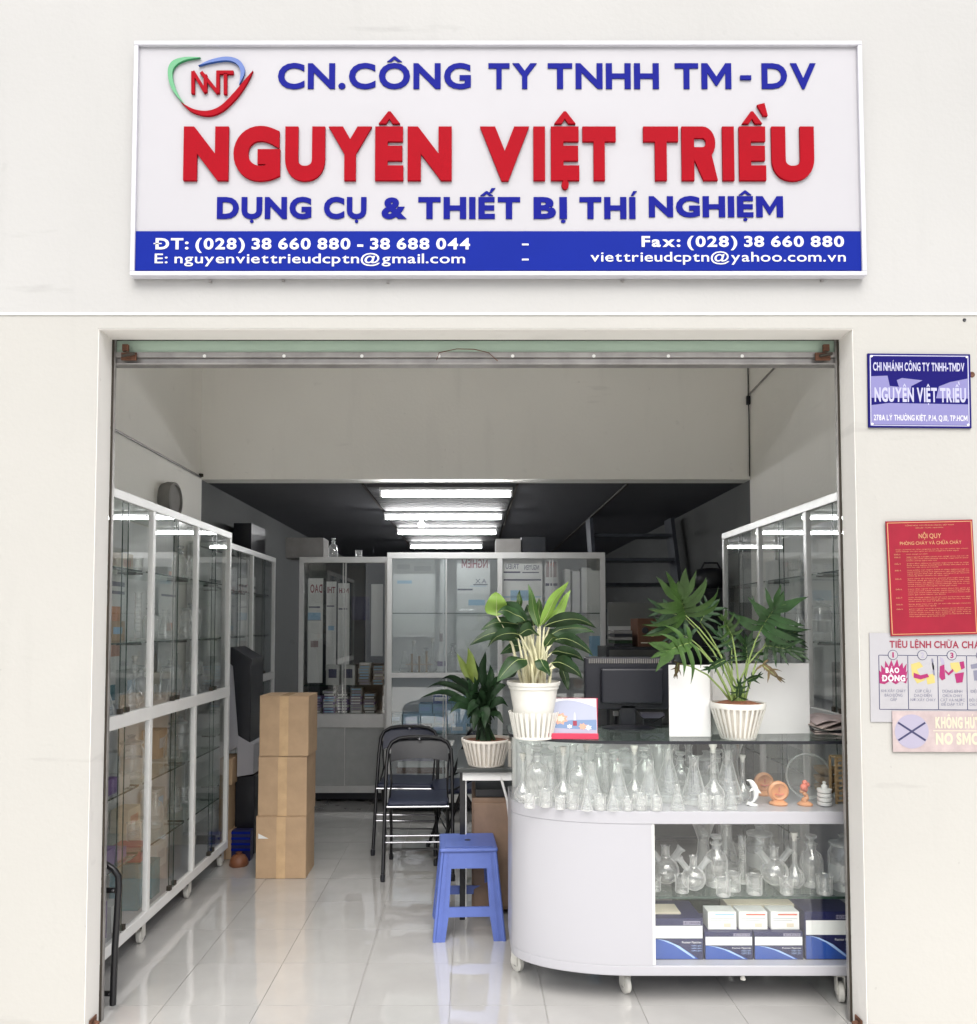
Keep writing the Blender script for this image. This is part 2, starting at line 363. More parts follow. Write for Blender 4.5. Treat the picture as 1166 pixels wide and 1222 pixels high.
# ------------------------------------------------------------------ lettering (Blender's own built-in font turned into meshes)
_G = {}
def _raw(txt, off):
    c = bpy.data.curves.new('t', 'FONT'); c.body = txt; c.offset = off; c.resolution_u = 8 if off > .055 else 4
    o = bpy.data.objects.new('t', c); COL.objects.link(o)
    dg = bpy.context.evaluated_depsgraph_get(); dg.update()
    me = bpy.data.meshes.new_from_object(o.evaluated_get(dg))
    v = [(p.co.x, p.co.y) for p in me.vertices]; f = [tuple(p.vertices) for p in me.polygons]
    bpy.data.objects.remove(o); bpy.data.curves.remove(c); bpy.data.meshes.remove(me)
    return v, f
def glyph(ch, off):
    k = (ch, round(off, 3))
    if k not in _G:
        if ch == ' ': _G[k] = ([], [], .26); return _G[k]
        if ch == 'M' and off > 0:
            t = .1+off*2; W = .80; H = _cap(off)
            pts = [(0, 0), (t, 0), (t, H*.62), (W/2-.02, H*.12), (W/2+.02, H*.12), (W-t, H*.62), (W-t, 0), (W, 0), (W, H), (W-t, H), (W/2, H*.48), (t, H), (0, H)]
            pts = [(a, b/H*(H+off)-off) for a, b in pts]
            _G[k] = (pts, [tuple(range(len(pts)))], W+.07); return _G[k]
        if ch == 'R' and off > .055:      # heavy R drawn by hand so that its eye stays open
            h = _cap(off); oa = [(.5+.31*cos(radians(a)), .69+.31*sin(radians(a))) for a in range(90, -91, -15)]; ia = [(.5+.085*cos(radians(a)), .70+.085*sin(radians(a))) for a in range(90, -91, -15)]
            o_ = [(.30, 1)]+oa+[(.30, .38)]; i_ = [(.30, .785)]+ia+[(.30, .615)]
            v = [(0, 0), (.30, 0), (.30, .38), (.30, 1), (0, 1)]; f = [(0, 1, 2, 3, 4)]
            n = len(v); m_ = len(o_); v += o_+i_; f += [(n+j, n+m_+j, n+m_+j+1, n+j+1) for j in range(m_-1)]
            n = len(v); lg = [(.30, .38), (.5, .38)]+[oa[-2], oa[-3], oa[-4]]+[(.86, 0), (.52, 0), (.33, .34)]
            v += lg; f.append(tuple(n+j for j in reversed(range(len(lg)))))
            _G[k] = ([(a*h, b*(h+off)-off) for a, b in v], f, .95*h); return _G[k]
        base = {'Đ': 'D', 'Ờ': 'Ò', 'Ư': 'U'}.get(ch, ch)
        marks = ''
        if off >= .018 and ch not in 'ĐƯ':
            dec = unicodedata.normalize('NFD', ch)
            if len(dec) > 1: base, marks = dec[0], dec[1:]
        v, f = _raw(base, off)
        x0 = min(p[0] for p in v); x1 = max(p[0] for p in v)
        v = [(p[0]-x0, p[1]) for p in v]
        if marks:
            h = _cap(off); W = max(p[0] for p in v); c = W/2; k_ = .75+off*5; n = len(v)
            def put(q):
                n_ = len(v); v.extend([(c+a*h, b*h) for a, b in q]); f.append(tuple(range(n_, n_+len(q))))
            for mk_ in marks:
                if mk_ == '\u0302':
                    w_ = .27; t_ = .10*k_
                    put([(-w_, 1.06), (-w_+t_*1.7, 1.06), (0, 1.06+.10), (0, 1.06+.10+t_*1.35), (-.03, 1.06+.10+t_*1.35)]); put([(0, 1.16), (w_-t_*1.7, 1.06), (w_, 1.06), (.03, 1.16+t_*1.35), (0, 1.16+t_*1.35)])
                elif mk_ == '\u031b': put([(W/h/2-.03, .80), (W/h/2+.10, .92), (W/h/2+.10, 1.10), (W/h/2, 1.10)])
                elif mk_ == '\u0303': put([(-.24, 1.10), (-.10, 1.12), (.08, 1.07), (.24, 1.13), (.24, 1.24), (.08, 1.18), (-.10, 1.24), (-.24, 1.20)])
                elif mk_ == '\u0309': put([(-.04, 1.06), (.06, 1.06), (.10, 1.22), (-.04, 1.30), (-.10, 1.22)])
                elif mk_ == '\u0323': put([(.085*k_*cos(i*pi/6), -.18+.085*k_*sin(i*pi/6)) for i in range(12)])
                elif mk_ == '\u0300':
                    z_ = 1.22 if '\u0302' in marks else 1.07; x_ = .20 if '\u0302' in marks else -.05
                    put([(x_+.10, z_), (x_+.22, z_), (x_+.14, z_+.26), (x_-.06, z_+.22)])
                elif mk_ == '\u0301':
                    z_ = 1.22 if '\u0302' in marks else 1.07; x_ = .16 if '\u0302' in marks else 0
                    put([(x_-.06, z_), (x_+.05, z_), (x_+.20, z_+.22), (x_+.04, z_+.22)])
        if ch == 'Đ':
            h = _cap(off); n = len(v); v += [(-.10, h*.45), (x1*.42, h*.45), (x1*.42, h*.55), (-.10, h*.55)]; f.append((n, n+1, n+2, n+3))
        if ch in 'ỜƯ':
            h = _cap(off); n = len(v); W = x1-x0; v += [(W-.02, h*.86), (W+.07, h*.95), (W+.07, h*1.08), (W, h*1.08)]; f.append((n, n+1, n+2, n+3))
        _G[k] = (v, f, x1-x0+.085)
    return _G[k]
_C = {}
def _cap(off):
    if off not in _C:
        v, f = _raw('H', off); _C[off] = max(p[1] for p in v)
    return _C[off]
def letters(txt, off=0):
    """list of (character, points, faces) laid out from x = 0, cap height 1; and the total width"""
    x = 0; out = []; h = _cap(off)
    for ch in txt:
        v, f, a = glyph(ch, off)
        if v: out.append((ch, [((p[0]+x)/(h+off), (p[1]+off)/(h+off)) for p in v], f))
        x += a
    v, f, a = glyph(txt[-1], off)
    return out, (x-.085)/(h+off)
def letter_mb(v, f, mat, y0, dep, mb=None):
    """flat letter at y0 facing -y, thickened backwards by dep with its side walls"""
    mb = mb or MB(); n = len(v)
    if not dep:
        return mb.add([(p[0], y0, p[1]) for p in v], f, mat)
    cnt = {}
    for q in f:
        for i in range(len(q)):
            a, b = q[i], q[(i+1) % len(q)]; cnt[(a, b)] = 1
    vs = [(p[0], y0, p[1]) for p in v] + [(p[0], y0+dep, p[1]) for p in v]
    fs = list(f)
    for (a, b) in cnt:
        if (b, a) not in cnt: fs.append((b, a, a+n, b+n))
    return mb.add(vs, fs, mat)
def line(txt, x0, x1, zb, cap, mat, y0, dep=0, off=0, mb=None, mirror=False, track=None):
    L, W = letters(txt, off); mb = mb or MB()
    s = (x1-x0)/W
    for ch, v, f in L:
        if mirror:
            letter_mb([(x1-p[0]*s, zb+p[1]*cap) for p in v], [q[::-1] for q in f], mat, y0, dep, mb)
        else:
            letter_mb([(x0+p[0]*s, zb+p[1]*cap) for p in v], f, mat, y0, dep, mb)
    return mb
def line_parts(txt, x0, x1, zb, cap, mat, y0, dep, off, parent, name='letter', bevel=0):
    L, W = letters(txt, off); s = (x1-x0)/W
    for ch, v, f in L:
        if ch in '.-': nm = 'punctuation_mark'
        else: nm = name
        obj(nm, letter_mb([(x0+p[0]*s, zb+p[1]*cap) for p in v], f, mat, y0, dep), parent, bevel=bevel)
def line_words(txt, x0, x1, zb, cap, mat, y0, off, parent):
    """one lettering object per word"""
    L, W = letters(txt, off); s = (x1-x0)/W; groups = [[]]; it = iter(L)
    for ch in txt:
        if ch == ' ': groups.append([])
        else: groups[-1].append(next(it))
    for g_ in groups:
        mb = MB()
        for ch, v, f in g_: letter_mb([(x0+p[0]*s, zb+p[1]*cap) for p in v], f, mat, y0, 0, mb)
        if g_: obj('lettering', mb, parent)
def rough_text(rnd, n):
    return ''.join(rnd.choice('aeinoutchlmg') for _ in range(n))
# ================================================================== THE PLACE
OL, OR, OH, WT = -1.41, 1.446, 2.621, .10        # shop opening: left, right, height, wall thickness
WL, WR = -1.93, 2.0                              # inner side walls
BEAM_Y, BEAM_Z, BACK_Y = 2.56, 2.541, 9.0
# ground outside
g = MB(); g.box(-400, 400, -400, -9.2, -.32, -.12, 'road'); tag(obj('road', g), kind='structure')
g = MB(); g.box(-60, 60, -9.2, -.02, -.3, -.012, 'pave_bounce'); tag(obj('unseen_bounce_pavement', g), kind='structure')  # unseen; widened and whitened to bounce light into the shop
# facade and rooms = one building
B = thing('shop_building', 'cream plastered shop building with a wide open shopfront', 'building', (0, 0, 0))
JZ = 2.672
f = MB()
f.box(-6, OL-.0, 0, WT, -.1, JZ, 'wall_low'); f.box(OR, 6, 0, WT, -.1, JZ, 'wall_low'); f.box(OL, OR, 0, WT, OH, JZ, 'wall_low')
obj('facade_wall', f, B)
f = MB(); f.box(-6, 6, 0, WT, JZ+.008, 5.6, 'wall'); obj('upper_wall', f, B)
f = MB(); f.box(-6, 6, -.004, WT, JZ, JZ+.008, 'strip'); obj('wall_joint', f, B)
f = MB(); f.box(-6.1, 6.1, -.12, WT+.1, 5.6, 5.72, 'strip'); obj('coping', f, B)
t = .003   # painted reveal lining of the opening
f = MB(); f.box(OL, OL+t, .002, WT+.006, 0, OH-t, 'reveal'); f.box(OR-t, OR, .002, WT+.006, 0, OH-t, 'reveal'); f.box(OL, OR, .002, WT+.006, OH-t, OH, 'reveal')
obj('reveal', f, B)
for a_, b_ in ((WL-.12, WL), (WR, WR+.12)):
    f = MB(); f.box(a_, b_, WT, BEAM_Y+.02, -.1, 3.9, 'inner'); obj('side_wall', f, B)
    f = MB(); f.box(a_, b_, BEAM_Y+.02, BACK_Y, -.1, 3.9, 'rear_shade'); obj('rear_side_wall', f, B)  # rear shade is painted into this wall colour
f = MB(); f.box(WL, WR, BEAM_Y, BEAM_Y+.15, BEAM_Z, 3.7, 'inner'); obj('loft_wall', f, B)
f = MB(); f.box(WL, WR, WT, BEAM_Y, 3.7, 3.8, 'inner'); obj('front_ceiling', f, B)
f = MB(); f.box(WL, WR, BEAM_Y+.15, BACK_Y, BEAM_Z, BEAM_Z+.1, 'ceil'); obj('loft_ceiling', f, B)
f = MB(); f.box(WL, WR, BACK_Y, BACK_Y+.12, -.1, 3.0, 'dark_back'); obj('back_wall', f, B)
# ceiling planks round the lamps
x0, x1 = AX(437, 5.6), AX(613, 5.6)
ps = MB().box(x0, x1, 0, .105, -.022, 0, 'ceil_slat').mesh('ceiling_plank')
y = 2.74
while y < 7.4:
    obj('ceiling_plank', ps, B, loc=(0, y, BEAM_Z-.001)); y += .118
for xx in (x0-.03, x1+.03, 1.15):
    f = MB(); f.box(xx-.008, xx+.008, 2.72, 8.9, BEAM_Z-.012, BEAM_Z-.0005, 'darkline'); obj('ceiling_joint', f, B)
# floor
fb = MB(); fb.box(WL, WR, -.02, BACK_Y, -.08, -.006, 'grout')
FL = obj('floor', fb); tag(FL, kind='structure')
TS = .376
tm = {}
rest = MB()
ix0 = math.floor((WL+.835)/TS)
iy = 0
gap = .0022
tx = -.835 + ix0*TS
ny = int((BACK_Y+.02)/TS)+1
oy = -.02-.12
for j in range(ny):
    for i in range(12):
        a0 = max(tx+i*TS, WL); a1 = min(tx+(i+1)*TS, WR); b0 = max(oy+j*TS, -.02); b1 = min(oy+(j+1)*TS, BACK_Y)
        if a1-a0 < .02 or b1-b0 < .02: continue
        cx, cy_ = (a0+a1)/2, (b0+b1)/2; hx, hy = (a1-a0)/2-gap/2, (b1-b0)/2-gap/2
        if j > 12:
            rest.box(cx-hx, cx+hx, cy_-hy, cy_+hy, -.006, 0, 'tile'); continue
        k = (round(hx, 4), round(hy, 4))
        if k not in tm: tm[k] = MB().box(-hx, hx, -hy, hy, -.006, 0, 'tile').mesh('tile')
        obj('tile', tm[k], FL, loc=(cx, cy_, random.uniform(-.0003, .0003)), rot=(random.uniform(-.0006, .0006), random.uniform(-.0006, .0006), 0))
tag(obj('far_tiles', rest, FL), kind='stuff')

# opposite side of the street (seen only in the glass and in the polished floor)
op = thing('opposite_building', 'pale building across the street behind the viewer', 'building', (0, -17, 0))
f = MB(); f.box(-16, 16, -6, 0, -.1, 6.2, 'strip'); obj('wall', f, op)
for i in range(9):
    f = MB(); f.box(-14.2+i*3.4, -12.6+i*3.4, 0, .05, 1.0+2.9*(i % 2), 2.6+2.9*(i % 2), 'smokeglass'); obj('window', f, op)

# shutter rail across the head of the opening
R = thing('shutter_rail', 'grey shutter rail with pale green strip across the top of the shop opening', 'rail', (0, WT+.03, 0))
zt, zm, zb = AZ(405.5, 2.96), AZ(421, 2.96), AZ(434.5, 2.96)
f = MB(); f.box(OL-.01, OR+.01, 0, .02, zm, zt, 'greenglass'); obj('green_strip', f, R)
f = MB(); f.box(OL-.01, OR+.01, -.010, .03, zm-.022, zm, 'rail'); f.box(OL-.01, OR+.01, .0, .03, zb, zm-.022, 'rail'); f.box(OL-.01, OR+.01, -.014, .03, zb-.006, zb, 'rail'); obj('channel', f, R, bevel=.002)
f = MB(); f.box(OL-.01, OR+.01, -.004, 0, zt-.004, zt+.005, 'darkline'); obj('seal', f, R)
for u in (237, 334, 429, 523, 613, 712, 803, 893):
    x = AX(u, 2.95); f = MB(); f.lathe([(.0, -.004), (.006, -.003), (.007, 0)], (x, -.0105, (zm+zb)/2+.006), 'strip', 10, Matrix.Rotation(pi/2, 4, 'X')); obj('screw', f, R)
for s, u in ((1, 146), (-1, 990)):
    x = AX(u, 2.95)
    f = MB(); f.box(x-.030, x+.030, -.022, -.0145, zb+.008, zm-.006, 'rust'); f.box(x-.012*s-.012, x-.012*s+.012, -.028, -.0145, zm-.002, zm+.025, 'rust'); f.tube([(x-.02, -.035, zb+.02), (x+.03, -.035, zb+.03)], .006, 'darkline')
    obj('bracket', f, R, bevel=.002)
f = MB()
pts = [at(521, 430, 2.94), at(524, 421, 2.94), at(545, 416.5, 2.94), at(566, 417, 2.94), at(583, 421, 2.94), at(594, 431, 2.94)]
f.tube([(p[0], -.022, p[2]) for p in pts], .0018, 'rust', 5); obj('wire', f, R)
# thin dark guide rails down both sides
for nm, s, x in (('left', 1, OL+.003), ('right', -1, OR-.003)):
    f = MB(); f.box(min(x, x+s*.007), max(x, x+s*.007), WT+.008, WT+.03, .0, zt, 'darkline')
    f.box(min(x+s*.007, x+s*.010), max(x+s*.007, x+s*.010), WT+.012, WT+.026, .0, zt, 'rail')
    one('guide_rail', f, f'thin dark guide rail down the {nm} edge of the shop opening', 'rail', 'guide rails of the opening')
# rusty floor stops
for nm, s, x in (('left', 1, OL+.004), ('right', -1, OR-.004)):
    f = MB(); f.box(min(x, x+s*.035), max(x, x+s*.035), .035, .075, 0, .006, 'rust'); f.box(min(x, x+s*.006), max(x, x+s*.006), .03, .08, .006, .045, 'rust'); f.tube([(x+s*.006, .055, .028), (x+s*.026, .055, .022)], .008, 'rust')
    one('floor_bracket', f, f'small rusty bracket at the foot of the {nm} side of the opening', 'bracket', 'rusty brackets at the foot of the opening', bevel=.002)
# conduit on left wall, cable on right wall
f = MB(); f.tube([(WL+.008, WT+.02, 2.553), (WL+.008, BEAM_Y-.02, 2.553)], .007, 'rail')
f.lathe([(.0, 0), (.016, 0), (.016, .02), (0, .022)], (WL+.02, BEAM_Y-.05, 2.55), 'darkline', 10)
one('wall_conduit', f, 'thin grey conduit running along the left side wall', 'pipe')
p1, p2, p3 = at(936, 437, 4.9), at(899, 470, 5.37), at(897, 476, 5.37)
f = MB(); f.tube([(WR-.008, p1[1], p1[2]), (WR-.008, BEAM_Y-.02, p2[2])], .006, 'rail')
f.tube([(WR-.012, BEAM_Y-.012, 3.5), (WR-.014, BEAM_Y-.012, p3[2]), (WR-.011, BEAM_Y-.012, 3.0), (WR-.013, BEAM_Y-.012, 2.56)], .004, 'black_m', 6)
f.box(WR-.03, WR-.006, BEAM_Y-.03, BEAM_Y-.008, p3[2]-.04, p3[2]+.02, 'black')
one('wall_cable', f, 'thin black cable hanging in the right corner beside the loft wall', 'cable')
# round clock on left wall
p = at(212, 597, 4.75)
ck = thing('wall_clock', 'small round grey clock on the left wall above the cabinet', 'clock', (WL, p[1], p[2]))
T = Matrix.Rotation(pi/2, 4, 'Y')
f = MB(); f.lathe([(.105, 0), (.115, .03), (.112, .075), (.096, .08), (.094, .066)], (0, 0, 0), 'greycard', 28, T); obj('case', f, ck, smooth=40)
f = MB(); f.lathe([(.0945, .060), (.0945, .064)], (0, 0, 0), 'black', 28, T); obj('dial', f, ck)

# ------------------------------------------------------------------ the big sign
SY = -.036
def S(u, v, D=2.797): p = at(u, v, D); return p[0], p[2]
sx0, sz1 = S(156, 49); sx1, sz0 = S(1034, 329)
sx0 = (S(160, 50)[0]+S(155, 329)[0])/2; sx1 = (S(1028, 47)[0]+S(1035, 329)[0])/2
SG = thing('shop_sign', 'large white company sign with raised red and blue lettering above the shopfront', 'sign', ((sx0+sx1)/2, 0, sz0))
SG.location = (0, 0, 0)
fw = .017
f = MB()
f.box(sx0+fw, sx1-fw, SY+.012, -.004, sz0+fw, sz1-fw, 'signbg'); obj('panel', f, SG)
def bandz(v): return S(600, v)[1]
f = MB(); f.box(sx0+fw, sx1-fw, SY+.008, SY+.0118, bandz(322), bandz(275), 'bandblue'); obj('blue_band', f, SG)
for (a, b, c, d) in ((sx0, sx1, sz1-fw, sz1), (sx0, sx1, sz0, sz0+fw)):
    f = MB(); f.box(a, b, SY, -.002, c, d, 'signframe'); obj('frame_rail', f, SG, bevel=.003)
for (a, b) in ((sx0, sx0+fw), (sx1-fw, sx1)):
    f = MB(); f.box(a, b, SY+.0005, -.002, sz0+fw, sz1-fw, 'signframe'); obj('frame_post', f, SG, bevel=.003)
for u, v in ((246, 49), (1001, 45), (248, 332), (336, 331), (462, 333), (985, 331), (745, 331)):
    x, z = S(u, v); f = MB(); f.box(x-.005, x+.005, -.010, -.001, z-.003, z+.004, 'rail'); obj('fixing', f, SG)
FY = SY+.012
def word(txt, u0, u1, vb, vt, mat, dep, off, D=2.797, bevel=0, parts=True, name='letter'):
    xa, zb = S((u0), vb, D); xb, _ = S(u1, vb, D); zt_ = S(u0, vt, D)[1]
    if parts: line_parts(txt, xa, xb, zb, zt_-zb, mat, FY-dep, dep-.0006, off, SG, name, bevel)
    else: line_words(txt, xa, xb, zb, zt_-zb, mat, FY-.0045-dep, off, SG)
word('CN.CÔNG', 331, 562, 104.5, 74, 'blue', .0035, .030)
word('TY', 583, 641, 104.5, 74, 'blue', .0035, .030); word('TNHH', 654, 787, 104.5, 74, 'blue', .0035, .030)
word('TM', 806, 873, 104.5, 74, 'blue', .0035, .030); word('DV', 910, 975, 104.5, 74, 'blue', .0035, .030)
f = MB(); a = S(884, 94); b = S(897, 89); f.box(a[0], b[0], FY-.006, FY-.0006, a[1], b[1], 'blue'); obj('punctuation_mark', f, SG)
RD = 2.785
def redword(txt, boxes, vb, vt):
    """each heavy red letter in its measured place"""
    h = _cap(.07)
    for ch, (u0, u1) in zip(txt, boxes):
        v, fc, _ = glyph(ch, .07)
        w_ = max(p[0] for p in v)
        xa, zb = S(u0, vb, RD); xb, _z = S(u1, vb, RD); zt_ = S(u0, vt, RD)[1]
        obj('letter', letter_mb([(xa+p[0]*(xb-xa)/w_, zb+(p[1]+.07)/(h+.07)*(zt_-zb)) for p in v], fc, 'red', FY-.010, .0094), SG)
redword('NGUYÊN', [(217, 271), (277, 333), (339, 387), (391, 443), (447, 481), (486, 539)], 213, 148.5)
redword('VIỆT', [(573, 632), (637, 651), (658, 692), (696, 736)], 213, 148.5)
redword('TRIỀU', [(769, 811), (815, 858), (864, 878), (884, 919), (923, 974)], 213, 148.5)
word('DỤNG', 258, 371, 260, 234, 'blue', .0035, .045); word('CỤ', 386, 437, 260, 234, 'blue', .0035, .045)
word('&', 455, 485, 260, 234, 'blue', .0035, .045); word('THIẾT', 499, 621, 260, 234, 'blue', .0035, .045)
word('BỊ', 637, 677, 260, 234, 'blue', .0035, .045); word('THÍ', 692, 759, 260, 234, 'blue', .0035, .045)
word('NGHIỆM', 775, 935, 258, 233, 'blue', .0035, .045)
word('ĐT: (028) 38 660 880 - 38 688 044', 185, 561, 297, 283.5, 'print_w', .0008, .03, parts=False)
word('E: nguyenviettrieudcptn@gmail.com', 184, 555, 313.5, 302, 'print_w', .0008, .010, parts=False)
word('Fax: (028) 38 660 880', 766, 1008, 294, 281, 'print_w', .0008, .03, parts=False)
word('viettrieudcptn@yahoo.com.vn', 705, 1010, 311.5, 300, 'print_w', .0008, .008, parts=False)
for v in (291, 309):
    f = MB(); a = S(623, v+1); b = S(631, v-1); f.box(a[0], b[0], FY-.005, FY-.0042, a[1], b[1], 'print_w'); obj('lettering', f, SG)
def smooth_pts(P, k=6):
    out = []
    for i in range(len(P)-1):
        p0, p1, p2, p3 = P[max(i-1, 0)], P[i], P[i+1], P[min(i+2, len(P)-1)]
        for j in range(k):
            t_ = j/k
            out.append(tuple(.5*((2*p1[c]) + (-p0[c]+p2[c])*t_ + (2*p0[c]-5*p1[c]+4*p2[c]-p3[c])*t_*t_ + (-p0[c]+3*p1[c]-3*p2[c]+p3[c])*t_**3) for c in (0, 1)))
    out.append(P[-1]); return out
def swoosh(outer, inner, mat):
    q = smooth_pts(outer)+smooth_pts(inner)[::-1][1:-1]
    q = [S(130+p[0]/2.48, 20+p[1]/2.48, 2.795) for p in q]
    n_o = len(smooth_pts(outer)); f_ = MB()
    f_.prism(q, FY-.010, FY-.0006, mat); obj('logo_swoosh', f_, SG)
swoosh([(270, 119), (225, 118), (190, 128), (175, 150), (176, 185), (190, 220), (226, 262)], [(270, 119), (228, 126), (200, 140), (188, 160), (190, 190), (203, 225), (226, 262)], 'green')
swoosh([(264, 143), (300, 126), (345, 117), (380, 124), (399, 145), (400, 168), (385, 200)], [(264, 143), (305, 133), (345, 128), (372, 134), (386, 150), (389, 170), (385, 200)], 'logoblue')
swoosh([(213, 252), (245, 280), (292, 292), (335, 278), (378, 238), (408, 195), (426, 158)], [(213, 252), (250, 272), (292, 277), (330, 262), (368, 225), (402, 185), (426, 158)], 'red')
def strokes(segs, wd, mat, nm):
    for seg in segs:
        f_ = MB()
        for i in range(len(seg)-1):
            (a0, b0), (a1, b1) = seg[i], seg[i+1]
            dx, dy = a1-a0, b1-b0; l = math.hypot(dx, dy); nx, ny_ = -dy/l*wd/2, dx/l*wd/2
            q = [S(130+p/2.48, 20+r/2.48, 2.795) for p, r in ((a0+nx, b0+ny_), (a1+nx, b1+ny_), (a1-nx, b1-ny_), (a0-nx, b0-ny_))]
            f_.prism(q, FY-.010-.0004*i, FY-.0006, mat)
        obj(nm, f_, SG)
strokes([[(248, 226), (248, 160), (285, 222), (285, 170)], [(272, 162), (322, 224), (322, 160)], [(318, 163), (368, 163)], [(344, 166), (344, 228)]], 10, 'red', 'logo_letter')

# ------------------------------------------------------------------ wall notices on the right
def board(nm, label, cat, u0, u1, v0, v1, mat, th=.004, tilt=0, y=-.001):
    """flat board on the facade; returns its Empty and a local coordinate function: fraction (0..1, 0..1 from top) -> local x, z"""
    xa, za = at(u0, v1, -CY)[0], at(u0, v1, -CY)[2]; xb, zt_ = at(u1, v0, -CY)[0], at(u1, v0, -CY)[2]
    w_, h_ = xb-xa, zt_-za
    t_ = thing(nm, label, cat, ((xa+xb)/2, y, (za+zt_)/2)); t_.rotation_euler = (0, tilt, 0)
    f_ = MB(); f_.box(-w_/2, w_/2, -th, 0, -h_/2, h_/2, mat); obj('board', f_, t_)
    return t_, (lambda p, q: (-w_/2+p*w_, h_/2-q*h_)), -th, w_, h_
def ln(t_, L, th, txt, p0, p1, qb, qt, mat, off=0, nm='lettering', y=.0006):
    a = L(p0, qb); b = L(p1, qt)
    return obj(nm, line(txt, a[0], b[0], a[1], b[1]-a[1], mat, th-y, 0, off), t_)
def rect(t_, L, th, p0, p1, q0, q1, mat, nm='print', y=.0004, poly=None):
    f_ = MB()
    if poly: f_.prism([L(*p) for p in poly], th-y, th, mat)
    else:
        a = L(p0, q1); b = L(p1, q0); f_.box(a[0], b[0], th-y, th, a[1], b[1], mat)
    return obj(nm, f_, t_)
# blue company plaque
t_, L, th, w_, h_ = board('company_plaque', 'dark blue enamel plaque with pale lettering beside the top of the opening', 'plaque', 1036, 1156, 423, 511, 'plaque', .006, radians(.5))
for (a, b, c, d) in ((.02, .98, .022, .034), (.02, .98, .966, .978), (.018, .028, .03, .97), (.972, .982, .03, .97)):
    rect(t_, L, th, a, b, c, d, 'plaque_pr', 'border_line')
rect(t_, L, th, 0, 0, 0, 0, 'plaque_glare', 'reflection_patch', .0002, [(.03, .31), (.19, .30), (.21, .44), (.30, .45), (.28, .36), (.33, .33), (.53, .36), (.42, .44), (.40, .60), (.03, .60)])  # pale patches are reflections painted on the glossy plaque
rect(t_, L, th, 0, 0, 0, 0, 'plaque_glare', 'reflection_patch', .0002, [(.66, .60), (.69, .44), (.80, .38), (.97, .33), (.97, .60)])
rect(t_, L, th, 0, 0, 0, 0, 'plaque_glare', 'reflection_patch', .0002, [(.03, .70), (.2, .67), (.6, .675), (.97, .68), (.97, .96), (.03, .96)])
ln(t_, L, th, 'CHI NHÁNH CÔNG TY TNHH-TMDV', .05, .94, .235, .12, 'plaque_pr', .03)
ln(t_, L, th, 'NGUYÊN VIỆT TRIỀU', .06, .95, .655, .46, 'plaque_pr', .035)
ln(t_, L, th, '278A LÝ THƯỜNG KIỆT, P.14, Q.10, TP.HCM', .05, .96, .905, .83, 'print_w', .02)
for p, q in ((.035, .04), (.965, .04), (.035, .955), (.965, .955)):
    a = L(p, q); f = MB(); f.lathe([(.004, -.001), (.004, .002), (0, .003)], (a[0], th, a[1]), 'strip', 8, Matrix.Rotation(pi/2, 4, 'X')); obj('screw', f, t_)
# crimson fire rules
t_, L, th, w_, h_ = board('fire_rules_board', 'crimson fire regulations board covered in fine gold text', 'board', 1060, 1160, 621.5, 758, 'redboard', .004, radians(-1.3), y=-.006)
for (a, b, c, d) in ((.015, .985, .012, .018), (.015, .985, .982, .988), (.012, .022, .015, .985), (.978, .988, .015, .985)):
    rect(t_, L, th, a, b, c, d, 'gold', 'border_line')
ln(t_, L, th, 'NỘI QUY', .37, .63, .155, .115, 'gold', .01)
ln(t_, L, th, 'PHÒNG CHÁY VÀ CHỮA CHÁY', .15, .86, .21, .182, 'gold', .01)
ln(t_, L, th, 'CỘNG HÒA XÃ HỘI CHỦ NGHĨA VIỆT NAM', .22, .78, .046, .036, 'gold', 0)
ln(t_, L, th, 'ĐỘC LẬP - TỰ DO - HẠNH PHÚC', .34, .66, .068, .059, 'gold', 0)
rr = random.Random(5)
q = .245
body_mb = MB()
para = [2, 1, 3, 3, 4, 5, 4, 3, 2, 5]
for k, n in enumerate(para):
    if k: 
        a, b = L(.08, q+.012), L(.15, q+.001)
        line('Điều %d:' % k, a[0], b[0], a[1], b[1]-a[1], 'gold', th-.0006, 0, 0, body_mb)
    for i in range(n):
        p1 = .93 if i < n-1 else rr.uniform(.45, .85)
        p0 = (.22 if k else .1)
        a, b = L(p0, q+.009), L(p1, q+.001)
        line(rough_text(rr, 4)+' '+' '.join(rough_text(rr, rr.randint(2, 6)) for _ in range(int((p1-p0)*14))), a[0], b[0], a[1], b[1]-a[1], 'gold', th-.0006, 0, 0, body_mb)
        q += .0165
    q += .008
obj('fine_text', body_mb, t_)
# extinguishing instructions
t_, L, th, w_, h_ = board('fire_instruction_board', 'pale grey fire fighting instruction board with four numbered picture panels', 'board', 1039, 1205, 756, 862, 'greyboard', .003, radians(.4))
ln(t_, L, th, 'TIÊU LỆNH CHỮA CHÁY', .14, .83, .165, .085, 'inkred', .03)
pu = [(1049, 1083), (1083, 1118), (1118, 1152), (1152, 1187)]
U = lambda u: (u-1039)/166; V = lambda v: (v-756)/106
txts = [['KHI XẢY CHÁY', 'BÁO ĐỘNG', 'GẤP'], ['CÚP CẦU', 'DAO ĐIỆN', 'NƠI XẢY CHÁY'], ['DÙNG BÌNH', 'CHỮA CHÁY', 'CÁT VÀ NƯỚC', 'ĐỂ DẬP TẮT'], ['ĐIỆN THOẠI', 'SỐ', 'ĐỘI CHỮA CHÁY', 'CHUYÊN NGHIỆP']]
